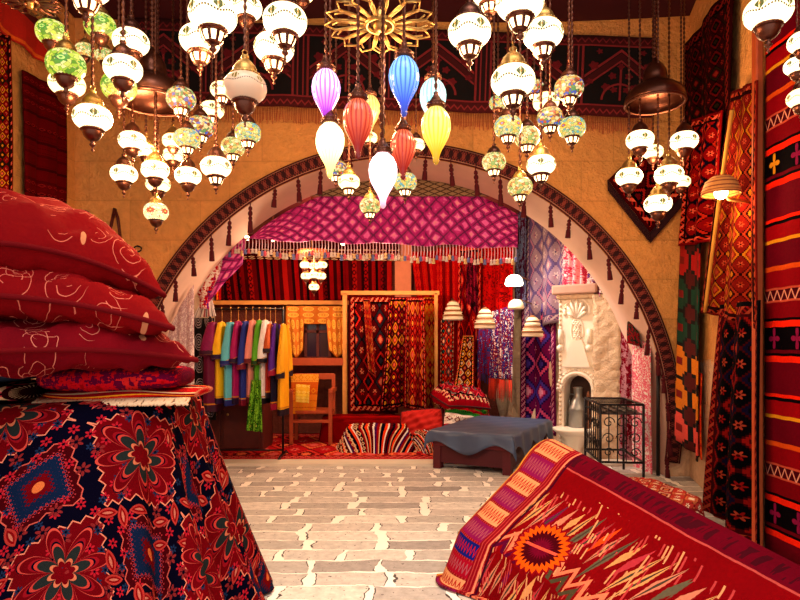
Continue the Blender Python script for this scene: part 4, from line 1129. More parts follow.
# small wooden loom / chair with yellow towel
ct = thing('wooden_chair', 'small brown wooden armchair below the gold curtain', 'chair', (P(313, 0, 8.5).x, 8.5, 0))
def zz_(y, D=8.5): return P(0, y, D).z
for x in (-.27, .27):
    for y in (-.2, .2): MB().box((x-.025, y-.025, .02), (x+.025, y+.025, zz_(375) if y > 0 else zz_(388))).build('leg', MIDWOOD, ct, bevel=.004)
MB().box((-.28, -.22, zz_(412)), (.28, .22, zz_(409))).build('seat', MIDWOOD, ct, bevel=.005)
for x in (-.28, .28): MB().box((x-.03, -.26, zz_(392)), (x+.03, .22, zz_(388))).build('armrest', MIDWOOD, ct, bevel=.005)
MB().box((-.28, .18, zz_(380)), (.28, .22, zz_(374))).build('back_rail', MIDWOOD, ct, bevel=.005)
MB().box((-.28, -.22, zz_(421)), (.28, -.18, zz_(418))).build('stretcher', MIDWOOD, ct, bevel=.005)
YM = kilim_mat('ochre_cloth', .5, .6, [(0, rgb(226, 150, 60)), (.5, rgb(210, 120, 50)), (.8, rgb(236, 176, 84))], GOLD, rgb(170, 70, 30), 'v', 1)
sheet('ochre_cloth', YM, P(291, 374, 8.35), P(319, 374, 8.35), P(292, 414, 8.3), P(316, 414, 8.3), 'ochre cloth hanging over the wooden armchair', 'cloth', amp=.015, n=1)
sheet('yellow_towel', kilim_mat('yellow_cloth', .3, .3, [(0, rgb(250, 220, 100)), (.5, rgb(244, 200, 80))], rgb(250, 230, 140), GOLD), P(296, 384, 8.2), P(310, 385, 8.2), P(296, 402, 8.2), P(309, 403, 8.2), 'small pale yellow towel over the ochre cloth', 'towel', amp=.008, n=1)
# dark cabinet behind the garments
cb = thing('dark_cabinet', 'dark wooden cabinet standing behind the clothes rail', 'cabinet', (-2.33, 8.1, 0))
MB().box((-.5, -.3, 0), (.55, .3, .95)).build('body', DARKWOOD, cb, bevel=.01)
for x in (-.47, .04):
    d_ = MB().box((x, -.33, .06), (x+.47, -.30, .9)).build('door', DARKWOOD, cb, bevel=.006); MB().ball((x+(.42 if x < 0 else .06), -.345, .5), .018, 8).build('knob', BRASS, d_)

# ------------------------------------------------------------------ clothes rail
DR = 7.42
rk = thing('clothes_rail', 'black metal clothes rail full of colourful garments', 'clothes rail', (0, 0, 0))
x0, x1 = P(210, 0, DR).x, P(283, 0, DR).x; zr = P(0, 309, DR).z
MB().tube([(x0, DR, zr), (x1, DR, zr)], .013, 8).build('rail', IRON, rk)
for x in (x0, x1):
    MB().tube([(x, DR, .05), (x, DR, zr)], .014, 8).build('post', IRON, rk)
    MB().tube([(x, DR-.24, .03), (x, DR-.2, .055), (x, DR+.2, .055), (x, DR+.24, .03)], .014, 8).build('foot', IRON, rk)
    for y in (-.23, .23): MB().ball((x, DR+y, .026), .024, 8).build('caster', IRON, rk)
MB().tube([(x0, DR, .1), (x1, DR, .1)], .01, 8).build('lower_bar', IRON, rk)
def gmat(name, base, hem, stripe=None):
    m = Mat(name); u, v = m.uv()
    c = m.mix(base, hem, v < .07)
    c = m.mix(c, GOLD, (v-.085).abs() < .008)
    if stripe: c = m.mix(c, stripe, (v*26).frac() < .35)
    return m.done(weave(m, c, u, v, .25), .65)
def garment(px, w, ytop, ysl, ybot, base, hem, label, stripe=None, bodybase=None, yoff=0):
    x = P(px, 0, DR).x; 
    t = thing('hanging_tunic', label, 'garment', (x, DR, 0), 0, 'tunics hung on the black clothes rail')
    zt, zs, zb = (CH+(HZ-y)/F*(DR-.15) for y in (ytop, ysl, ybot))
    wm = w/F*DR/2
    mt = gmat('tunic_cloth_%d' % px, base, hem, stripe); bm = mt if bodybase is None else gmat('tunic_body_%d' % px, bodybase, hem)
    pr = [(.25, .15), (.6, .1), (.9, .3), (1.0, .75), (1.05, 1)]
    def body(u, v):
        a = -2*PI*u; k = .35+.65*min(1, v*5)**.6
        ry = .19*(k)*(1+.1*v); rx_ = wm*(.5+.5*min(1, v*3))*(1+.14*v)
        return (rx_*cos(a)*(1+.16*sin(a*5+px)*v), ry*sin(a)*(1+.06*sin(a*7)*v), zt+(zb-zt)*v-.02)
    MB().grid(body, 40, 20).build('body', bm, t)
    for sg in (-1, 1):
        def sl(u, v):
            a = -2*PI*u; r = .045+.05*v
            cy_ = sg*(.13+.14*min(1, v*1.6)); zc2 = zt-.03+(zs-zt)*v
            return (wm*.25+r*(wm/.085)*cos(a)*.95*(1+.1*sin(3*a+px)), cy_+r*.62*sin(a), zc2+.03*cos(a)*v)
        so_ = MB().grid(sl, 18, 12).build('sleeve', mt, t)
        g = MB(); g.lathe([(.097, .02), (.103, .0), (.098, -.035)], 18, (wm*.25, sg*.27, zs), sx=wm/.085*.95, sy=.64); g.build('cuff', gmat('cuff_%d' % px, hem, hem), so_)
    h = MB(); h.tube([(0, 0, zt-.03), (0, 0, zr-.03), (0, .02, zr+.018), (0, -.015, zr+.02), (0, -.024, zr-.004)], .004, 5)
    h.tube([(0, -.17, zt-.06), (0, 0, zt-.01), (0, .17, zt-.06)], .008, 6); h.build('hanger', PALEWOOD, t)
gs = [
 (213, 15, 320, 352, 410, rgb(176, 30, 120), rgb(90, 16, 70), 'magenta tunic with thin stripes, leftmost on the rail', rgb(120, 10, 90), rgb(140, 20, 90)),
 (222, 9, 320, 356, 402, rgb(250, 206, 40), rgb(70, 20, 90), 'bright yellow tunic, second from the left on the rail', None, None),
 (231, 10, 320, 362, 404, rgb(130, 214, 230), rgb(60, 70, 150), 'pale sky blue tunic on the rail', None, None),
 (238.5, 8, 319, 360, 402, rgb(190, 30, 130), rgb(60, 20, 80), 'plain magenta pink tunic right of the sky blue one', None, None),
 (246, 8, 319, 366, 404, rgb(60, 80, 170), rgb(150, 24, 70), 'royal blue tunic with crimson cuffs', None, None),
 (253, 8, 318, 360, 401, rgb(240, 170, 160), rgb(130, 40, 60), 'pale pink tunic with dark hem', None, None),
 (259.5, 7, 318, 362, 398, rgb(120, 190, 60), rgb(40, 90, 30), 'lime green tunic between pink and white ones', None, None),
 (265.5, 9, 318, 360, 402, rgb(246, 240, 240), rgb(40, 20, 50), 'white tunic with thin dark hem', None, None),
 (270.5, 7, 322, 350, 396, rgb(226, 130, 60), rgb(60, 30, 60), 'orange patterned tunic right of the white one', rgb(180, 70, 30), rgb(190, 60, 30)),
 (275.5, 7, 321, 372, 408, rgb(120, 60, 180), rgb(180, 30, 90), 'violet sleeved navy tunic near the right end', None, rgb(34, 34, 80)),
 (283.5, 8, 322, 375, 414, rgb(252, 196, 30), rgb(60, 30, 60), 'golden yellow tunic, rightmost on the rail', None, None),
]
for q in gs: garment(*q)
sheet('green_shawl', ikat('green_lace', .4, .6, [rgb(90, 160, 40), rgb(150, 200, 80), rgb(60, 120, 30), rgb(190, 200, 100)], 30, 6), P(252, 380, 7.2), P(261, 380, 7.2), P(247, 430, 7.2), P(262, 432, 7.2), 'lime green lace shawl hanging lowest under the rail', 'shawl', amp=.03, n=2)

# left inner wall textiles
def wpr(u, v):
    x = -2.68+.32*u; top = arch_z(x)-.05
    return (x, 6.86+.035*sin(u*19+v)*(.4+.6*v), top*(1-v)+.35*v)
mb = MB(); mb.grid(wpr, 40, 40); tag(mb.build('white_pink_rug', ikat('white_pink_lattice', .8, 2.0, [rgb(190, 50, 80), rgb(236, 220, 220), rgb(200, 170, 176), rgb(240, 230, 226), rgb(150, 24, 54)], 40, 5), solid=.012),
    'white and pink lattice rug hanging inside the left foot of the arch', 'rug')
tag(MB().box((P(186, 0, 7.35).x, 7.32, 0), (P(192, 0, 7.35).x, 7.38, P(0, 236, 7.35).z)).build('wooden_post', PALEWOOD, bevel=.01), 'pale wooden post left of the knotted red scarf', 'post')
sc = thing('knotted_scarf', 'red scarf knotted into a ball with white and blue folds hanging down', 'scarf', P(206, 235, 7.3))
def kn(u, v):
    a = -2*PI*u; r = (.06+.13*sin(PI*min(1, v*1.15))**1.0)*(1+.12*sin(3*a+v*6)); z = .05-.95*v
    return (r*cos(a)*(.9)+.02*sin(v*5), r*.7*sin(a), z)
MB().grid(kn, 30, 30).build('folds', ikat('red_white_blue_scarf', .8, 1, [RED, rgb(210, 30, 60), WHITE, rgb(200, 20, 50), rgb(60, 70, 150), rgb(190, 24, 40)], 44, 3), sc)
MB().ball((0, -.02, .02), .10, 14).build('knot', ikat('red_blue_knot', 1, 1, [RED, rgb(190, 20, 90), rgb(70, 50, 120)], 46, 3), sc)
sheet('ivory_fan_cloth', kilim_mat('ivory_striped_cloth', .5, .4, [(0, WHITE), (.3, rgb(90, 60, 90)), (.45, WHITE), (.8, rgb(200, 120, 120))], WHITE, WHITE, 'u', 4), P(202, 300, 7.35), P(212, 300, 7.35), P(193, 318, 7.35), P(216, 316, 7.35), 'ivory striped fan shaped cloth below the knotted scarf', 'cloth', amp=.02, n=3)
BW = Mat('black_white_circle_cloth'); u, v = BW.uv(.4, 1.1); a = (u/.2).frac()-.5; b = (v/.24).frac()-.5; r = (a*a+b*b).sqrt()
c = BW.mix(rgb(20, 12, 22), rgb(190, 176, 180), ((r*9).frac() < .4)*(r < .4))
sheet('circle_cloth', BW.done(weave(BW, c, u, v), .9), P(193, 318, 7.42), P(214, 318, 7.42), P(196, 420, 7.42), P(216, 420, 7.42), 'black cloth with white rings hanging left of the clothes rail', 'cloth', amp=.03, n=2)
# left inner wall, orange strip
sheet('orange_stripe_kilim', kilim_mat('orange_stripe_kilim', .5, 1.5, [(0, ORNG), (.4, RED), (.7, MAR)], GOLD, BLACK, 'u', 2), P(214, 258, 7.9), P(222, 250, 8.3), P(214, 300, 7.9), P(222, 300, 8.3), 'orange and red kilim hanging behind the knotted scarf', 'kilim', amp=.03, n=1, nrm=(1, 0, 0))

# ------------------------------------------------------------------ left wall hangings
def lw(y, z, off=.05): return (XL+off, y, z)
def yz(px, py, X_=XL+.06):
    D = X_*F/(px-400); p = P(px, py, D); p.x = X_; return p
VEL = kilim_mat('dotted_maroon_kilim', 1.0, 2.2, [(0, rgb(100, 10, 22)), (.1, rgb(120, 16, 26)), (.5, rgb(84, 8, 20)), (.6, rgb(116, 14, 24))], rgb(150, 50, 50), rgb(70, 6, 18), 'v', 5)
sheet('maroon_rug', VEL, yz(22, 70), yz(66, 92), yz(22, 205), yz(66, 215), 'maroon rug with dark fringe hanging on the left wall', 'rug', amp=.03, n=2, nrm=(1, 0, 0), fringe=plain('dark_fringe', rgb(40, 6, 14), .95), flen=.3)
sheet('edge_rug', rug_mat('red_leaf_border_rug', .7, 2.2, rgb(150, 24, 28), MAR, rgb(60, 60, 40), GOLD, SALM, .1, 61, .05), yz(-30, 20), yz(10, 36), yz(-30, 200), yz(11, 196), 'red patterned rug cut by the left edge of the view', 'rug', amp=.02, n=1, nrm=(1, 0, 0))
# strap and ring hooks on the front wall
t = thing('leather_strap', 'dark looped strap hanging from a nail on the left of the wall', 'strap', P(115, 209, 6.37))
MB().tube([(0, -.01, 0), (-.05, -.02, -.28), (-.06, -.02, -.36), (.0, -.03, -.40), (.07, -.02, -.34), (.04, -.02, -.1), (0, -.01, 0)], .016, 6).build('loop', DARKWOOD, t)
MB().tube([(0, .03, 0), (0, -.03, 0)], .008, 6).build('nail', IRON, t)
for px, py, w in ((138, 249, 'small iron ring fixed on the wall beside the top red cushion'), (86, 214, 'small iron hook on the wall above the red cushion')):
    t = thing('wall_ring', w, 'ring', P(px, py, 6.36))
    MB().tube([(.04*cos(i*PI/8), -.01, .03*sin(i*PI/8)) for i in range(16)], .008, 6, closed=True).build('ring', IRON, t)
    MB().tube([(0, .04, .03), (0, -.02, .03)], .01, 6).build('stud', IRON, t)

# diamond textile on the front wall
DM = rug_mat('dark_diamond_hanging', .6, .6, rgb(90, 12, 24), rgb(26, 6, 16), rgb(170, 50, 44), rgb(120, 20, 34), SALM, .2, 71, .09)
dt = thing('diamond_hanging', 'dark square textile hung cornerwise with fringe on the right wall part', 'wall hanging', (0, 0, 0))
ps = [P(648, 140, 6.33), P(688, 188, 6.33), P(608, 180, 6.33), P(650, 232, 6.33)]
sheet('cloth', DM, ps[0], ps[1], ps[2], ps[3], amp=.01, n=2, parent=dt)
f = MB()
for a, b_ in ((ps[2], ps[3]), (ps[3], ps[1])):
    for i in range(36):
        p = a.lerp(b_, i/35); f.tube([p, p+Vector((0, -.005, -.12))], .006, 4)
f.build('fringe', plain('dark_fringe_b', rgb(44, 6, 18), .95), dt)

# ------------------------------------------------------------------ right wall hangings
ND = Vector((-.2565*-1, 0, 0)); ND = Vector((-.9687, .2485, 0))   # out of the diagonal wall
def dw(px, py, off=.06):
    q = (px-400)/F; D = min(6.28, (1.448-1.032*off)/(q-.2565)); return P(px, py, D)
def dsheet(name, mat, x0, x1, ya, yb, yc, yd, label, off=.06, x2=None, x3=None, cat='rug', **k):
    return sheet(name, mat, dw(x0, ya, off), dw(x1, yb, off), dw(x2 or x0, yc, off), dw(x3 or x1, yd, off), label, cat, nrm=ND, **k)
FLOR = rug_mat('dark_floral_carpet', 1.4, 2.2, rgb(70, 10, 18), rgb(22, 6, 12), rgb(120, 30, 30), rgb(60, 50, 30), rgb(150, 60, 50), .16, 81, .14)
dsheet('floral_carpet', FLOR, 684, 733, 48, -20, 205, 165, 'dark floral carpet hanging high in the right corner', .07, amp=.05, n=2, x2=690, x3=729)
dsheet('scarlet_kilim', rug_mat('scarlet_dark_rug', .8, 1.8, rgb(150, 20, 24), rgb(50, 8, 16), rgb(190, 60, 40), NAVY, SALM, .2, 83, .1), 693, 722, 120, 110, 246, 240, 'dark scarlet rug hanging behind the sconce lamp', .12, amp=.05, n=2, x2=684, x3=716)
def bold_mat():
    m = Mat('bold_stepped_kilim'); u, v = m.uv(.45, 2.4)
    a = (u/.3+.2).frac()-.5; b = (v/.38).frac()-.5; i = (v/.38).floor()
    d = (a.abs()*7).floor()/7*.8+(b.abs()*9).floor()/9
    r = m.rnd(i, 2.0, 3.0)
    cc = m.ramp(r, [(0, rgb(230, 110, 100)), (.25, rgb(226, 150, 40)), (.45, rgb(190, 30, 30)), (.65, rgb(30, 90, 70)), (.8, rgb(220, 90, 40))])
    c = m.mix(rgb(30, 12, 14), cc, d < .34); c = m.mix(c, rgb(110, 24, 24), d > .56); c = m.mix(c, rgb(150, 30, 24), d < .08)
    return m.done(weave(m, c, u, v), .92)
dsheet('bold_kilim', bold_mat(), 681, 701, 232, 236, 440, 462, 'narrow kilim with bold stepped yellow, pink and black motifs', .07, amp=.04, n=1, x2=679, x3=700)
dsheet('orange_backing', kilim_mat('plain_orange_kilim', .4, 1, [(0, rgb(220, 84, 40)), (.6, rgb(190, 60, 34))], rgb(230, 120, 60), rgb(170, 50, 30)), 690, 702, 370, 374, 420, 460, 'plain orange folded end of a kilim hanging behind the stepped one', .045, amp=.02, n=1, x2=686, x3=703)
# rug with yellow fringe edge
dsheet('yellow_edged_rug', rug_mat('red_floral_yellow_edge_rug', .9, 1.9, rgb(130, 36, 28), rgb(60, 14, 16), rgb(160, 66, 40), rgb(180, 120, 40), rgb(180, 90, 66), .13, 91, .06), 733, 757, 92, 80, 312, 330, 'rust red floral rug folded with yellow edge beside the sconce lamp', .09, amp=.04, n=2, x2=706, x3=758,
       fringe=None)
dsheet('dark_carpet', rug_mat('black_red_hooked_carpet', 1.1, 2.6, rgb(18, 8, 22), rgb(80, 12, 24), rgb(140, 36, 34), rgb(34, 26, 60), rgb(160, 80, 62), .26, 93, .14), 722, 759, 305, 300, 520, 560, 'black and red hooked motif carpet hanging beside the wooden pole', .10, amp=.07, n=2, x2=711)
g = MB(); a0, a1 = dw(732, 110, .16), dw(705, 312, .16)
g.tube([a0.lerp(a1, i/20)+Vector((0, 0, .04*sin(i/20*PI))) for i in range(21)], .015, 6)
o = g.build('edge_roll', plain('yellow_edge', rgb(196, 134, 50), .85)); tag(o, 'yellow corded edge roll hanging diagonally by the sconce lamp', 'cord')
# sconce
c = P(721, 193, 4.2)
t = thing('wall_sconce', 'wall sconce with ribbed ochre dome shade lit underneath', 'lamp', c)
R = 18/F*c.y
m = Mat('ochre_ribbed_shade'); u, v = m.uv(); cc = m.mix(rgb(206, 150, 90), rgb(150, 90, 50), (v*7).frac() < .3)
MB().lathe([(.02, .95*R), (.45*R, .88*R), (.78*R, .6*R), (.95*R, .15*R), (R, -.1*R)], 28).build('shade', m.done(weave(m, cc, u, v), .8), t, solid=.008)
MB().ball((0, 0, .0), .36*R, 12).build('bulb', BULB, t)
MB().tube([(.0, 0, .3*R), (.05, 0, -.35*R), (.3, 0, -.6*R)], .012, 6).build('bracket', BRASS, t)
sp = bpy.data.lights.new('sconce_light', 'POINT'); sp.energy = 9; sp.color = (1, .62, .25); sp.shadow_soft_size = .05
lo = bpy.data.objects.new('sconce_light', sp); lo.location = c-Vector((0, 0, .1)); COL.objects.link(lo)

# wooden frame pole and large striped kilim
tag(MB().box((2.41, 4.06, 0), (2.465, 4.12, 4.68)).build('wooden_pole', MIDWOOD, bevel=.012), 'tall wooden pole at the far edge of the big striped kilim', 'pole')
def big_kilim():
    H = 4.2
    m = Mat('wide_striped_kilim'); u, v = m.uv(1.9, 4.2)
    R_, B_, O_, M_, Wt = rgb(180, 20, 28), rgb(26, 10, 22), rgb(230, 60, 30), rgb(120, 12, 44), rgb(214, 150, 130)
    t = (v+.0012*(u*40).sin())
    T = (t/1.05).frac()
    c = m.ramp(T, [(0, M_), (.10, O_), (.135, B_), (.15, M_), (.17, B_), (.30, O_), (.335, B_), (.35, rgb(140, 14, 36)), (.44, rgb(196, 100, 80)), (.45, rgb(96, 12, 36)), (.51, rgb(196, 100, 80)), (.52, rgb(150, 16, 36)),
                   (.62, rgb(210, 100, 40)), (.645, M_), (.78, GOLD), (.80, rgb(160, 18, 34)), (.88, B_), (.90, O_), (.92, M_)])
    # figures in the wide black band
    w = (u/.22).frac()-.5; k = (T-.235)/.065
    star = ((w*w*14+k*k*.8).sqrt()); th = m.math('ARCTAN2', k, w*4)
    c = m.mix(c, m.ramp(m.rnd((u/.22).floor(), (t/1.05).floor(), 2.0), [(0, SALM), (.35, GOLD), (.7, rgb(150, 40, 90))]), (star < ((th*4).cos()*.35+.55))*(k.abs() < .9))
    # little lattice in the thin band
    w2 = (u/.07).tri(); k2 = ((T-.48)/.03)
    c = m.mix(c, rgb(220, 160, 140), ((w2*2-1-k2).abs() < .28)*(k2.abs() < 1))
    return m.done(weave(m, c, u, v), .95, spec=.03)
sheet('striped_kilim', big_kilim(), (2.47, 4.03, 4.6), (2.47, 2.2, 4.6), (2.47, 4.03, .03), (2.47, 2.2, .03), 'large red kilim with orange and black stripes at the right edge', 'kilim', amp=.012, n=3, nrm=(-1, 0, 0), nu=60, nv=50)

# second carpet pile behind the right drape
cover('carpet_pile', 'low pile covered by a pale red patterned rug behind the big right carpet', 'rug pile', rug_mat('faded_red_cream_rug', 1.6, 1.9, rgb(196, 80, 70), rgb(150, 50, 50), rgb(226, 180, 150), rgb(210, 130, 90), rgb(236, 214, 186), .2, 95, .2), 2.02, 5.0, .6, .85, .2, math.radians(8), .04, .015, 5)

# ------------------------------------------------------------------ the big right carpet
def right_mat():
    m = Mat('red_tree_carpet'); u, v = m.uv(2.42, 1.9); v = (v-.19).max(-.15)+.0      # u along the ridge (0 = far end), v down from the ridge
    n = m.noise(m.comb(u, v), 9, 3.0); nf = m.noise(m.comb(u, v), 40, 2.0)
    red = m.mix(rgb(158, 12, 26), rgb(124, 10, 28), m.noise(m.comb(u, v), 2.5, 2.0))
    col = red
    # comb-like leaves: tall thin strokes standing in clusters
    cl = u/.36; ci = cl.floor(); cr = m.rnd(ci, 4.0, 1.0)
    vv = v-(.20+cr*.08)+(n-.5)*.02                                   # distance below the top line of the motifs
    per = .44
    rowi = (vv/per).floor(); rv = (vv/per).frac()*per
    s = (u+(vv*.25)); w = .062
    si = (s/w).floor(); sf = ((s/w).frac()-.5).abs(); sr = m.rnd(si, rowi, 7.0)
    ln = sr*.20+.13
    taper = (1.0-(rv-.03-ln*.5).abs()/(ln*.55)).max(0.0)*.34
    jag = ((v*42).frac()-.5).abs()*.18
    leaf = (sf < (taper+jag*taper*2))*(vv > 0.0)
    pal = m.ramp(m.rnd(si, rowi, 9.0), [(0, rgb(206, 140, 116)), (.3, rgb(190, 76, 86)), (.5, rgb(216, 160, 110)), (.68, rgb(120, 110, 90)), (.8, rgb(226, 96, 40)), (.9, rgb(130, 26, 90))])
    col = m.mix(col, pal, leaf); col = m.mix(col, rgb(96, 84, 70), leaf*(sf < taper*.35)*(sr > .45))
    s3 = u-(v*.35); t3 = (s3/.021); r3 = m.rnd(t3.floor(), (v/.07).floor(), 3.0)
    thin = ((t3.frac()-.5).abs() < .24)*(r3 > .62)*(vv > -.02)*(m.noise(m.comb(u, v), 7, 2.0) > .48)
    col = m.mix(col, m.mix(rgb(190, 84, 84), rgb(214, 160, 120), m.rnd(t3.floor(), 1.0, 6.0) > .5), thin)
    # zigzag stem band under each row
    zz = ((s/.13).tri()-.5)*.09
    band = ((rv-.35+zz).abs() < .020)*(vv > 0.0)
    col = m.mix(col, rgb(226, 140, 110), band)
    band2 = ((rv-.42+zz).abs() < .022)*(vv > 0.0)
    col = m.mix(col, m.mix(rgb(100, 92, 70), rgb(110, 20, 70), cr > .5), band2)
    # sunburst medallions
    for cu_, cv_, ru, rv_ in ((.66, .56, .17, .13), (1.3, .8, .22, .13), (1.95, .75, .2, .12)):
        a = (u-cu_)/ru; b = (v-cv_)/rv_; r = (a*a+b*b).sqrt(); th = m.math('ARCTAN2', b, a)
        sp_ = ((th*26/(2*PI)).frac()-.5).abs()*.4
        k_ = r+sp_
        col = m.mix(col, rgb(150, 24, 40), k_ < 1.22); col = m.mix(col, rgb(232, 110, 30), k_ < 1.1); col = m.mix(col, rgb(96, 10, 34), k_ < .84)
        col = m.mix(col, rgb(130, 16, 60), k_ < .5); col = m.mix(col, rgb(226, 110, 90), (b+a*.2).abs()*(1.0) < .06*(r < .7))
    # ridge border
    col = m.mix(col, rgb(122, 14, 46), v < .135)
    fleck = (m.noise(m.comb(u*6, v), 5, 2.0) > .52)*((v-.08).abs() < .04)
    col = m.mix(col, rgb(84, 30, 44), fleck*.8)
    col = m.mix(col, rgb(190, 96, 90), (v-.14+(n-.5)*.012).abs() < .0045)
    # far-end border with patches
    e = u+(n-.5)*.015
    bz = m.mix(rgb(150, 28, 46), rgb(184, 84, 80), ((e/.02).frac() < .3))
    pv = (v-.03)/.115; pi_ = pv.floor(); pf = (pv.frac()-.5).abs(); ev = m.math('MODULO', pi_, 2.0) < .5
    inside = (pf < .44)*(e > .06)*(e < .29)
    patch = m.mix(m.ramp(m.rnd(pi_, 3.0, 5.0), [(0, rgb(170, 30, 60)), (.4, rgb(150, 40, 100)), (.8, rgb(180, 50, 60))]), rgb(214, 160, 120), ev)
    patch = m.mix(patch, rgb(40, 50, 130), (pi_ > 5.5)*(pi_ < 6.5))
    zk = (((e*38).tri()-.5)*.5+(pv.frac()-.5)).abs() < .12
    patch = m.mix(patch, m.mix(rgb(170, 100, 110), rgb(180, 40, 40), ev), zk*(pf < .3))
    bz = m.mix(bz, patch, inside)
    bz = m.mix(bz, rgb(214, 160, 90), e < .025)
    col = m.mix(col, bz, e < .35); col = m.mix(col, rgb(220, 150, 120), ((e-.35).abs() < .006)); col = m.mix(col, rgb(90, 20, 50), ((e-.375).abs() < .008))
    return m.done(weave(m, col, u, v, .3), .95, spec=.03)
RA_, RB_ = Vector((.94, 3.80, .815)), Vector((1.62, 2.40, .50))      # ridge of the sloping stand: far end, near end
QA_, QB_ = Vector((.285, 3.6, .0)), Vector((.86, 2.20, .0))
def rc(u, v):
    t = -.02+1.45*u; rp = RA_.lerp(RB_, t); qp = QA_.lerp(QB_, t)
    L_ = -.16+1.30*v; dn = (qp-rp); ln = dn.length; out = Vector((-dn.y*0+.86, .35, 0))
    if L_ < 0: p = rp+Vector((.80, .30, 0)).normalized()*(-L_*.8)+Vector((0, 0, L_*.5))
    else:
        k = min(1.0, L_/ln); hf = k/.68*.83 if k < .68 else .83+.17*(k-.68)/.32; vf_ = k/.68*.64 if k < .68 else .64+.36*(k-.68)/.32
        p = rp+Vector((dn.x*hf, dn.y*hf, dn.z*vf_))
        p.z += .035*sin(PI*min(1, L_/.25))*(1-k)*1.0
        if L_ > ln: p += Vector((dn.x, dn.y, 0)).normalized()*min(.03, L_-ln); p.z = .014
        h = Vector((dn.x, dn.y, 0)).normalized()
        p += h*(k*.05*sin(t*9+1.0)+k*k*.03*sin(t*21))
    if u < .05:
        q = 1-u/.05; p.z -= .03*q*q*(1 if L_ < ln else 0)
    p.z = max(.014+.006*abs(sin(t*15)), p.z)
    return p
mb = MB(); mb.grid(rc, 150, 90)
# uv: u 0..1 along ridge; v measured down
uvs = []
for j in range(90):
    for i in range(150):
        uvs.append([(a_, b_) for a_, b_ in ((i/150, (j/90*1.3-.16)/1.9+.1), ((i+1)/150, (j/90*1.3-.16)/1.9+.1), ((i+1)/150, ((j+1)/90*1.3-.16)/1.9+.1), (i/150, ((j+1)/90*1.3-.16)/1.9+.1))])
mb.uv = uvs
RC = mb.build('draped_carpet', right_mat(), solid=.014)
tag(RC, 'large red carpet with leaf motifs draped over a long stand at the lower right', 'carpet')
# what carries it: a long sloped timber stand
cs = thing('display_stand', 'long wooden display stand hidden under the big right carpet', 'stand', (0, 0, 0))
g = MB(); a_, b_, c_, d_ = RA_.lerp(RB_, .04), RA_.lerp(RB_, 1.4), QA_.lerp(QB_, .04), QA_.lerp(QB_, 1.4)
bx_ = Vector((.03, .01, 0)); dz_ = Vector((0, 0, -.07)); vs = [c_+Vector((.24, .04, .01)), a_+dz_, a_+dz_+bx_, Vector((a_.x, a_.y, .01))+bx_, d_+Vector((.24, .04, .01)), b_+dz_, b_+dz_+bx_, Vector((b_.x, b_.y, .01))+bx_]
g.v = [tuple(q) for q in vs]
for q in ((0, 1, 2, 3), (7, 6, 5, 4), (0, 4, 5, 1), (1, 5, 6, 2), (2, 6, 7, 3), (3, 7, 4, 0)): g.face(q, None, 0, False)
g.build('body', DARKWOOD, cs)

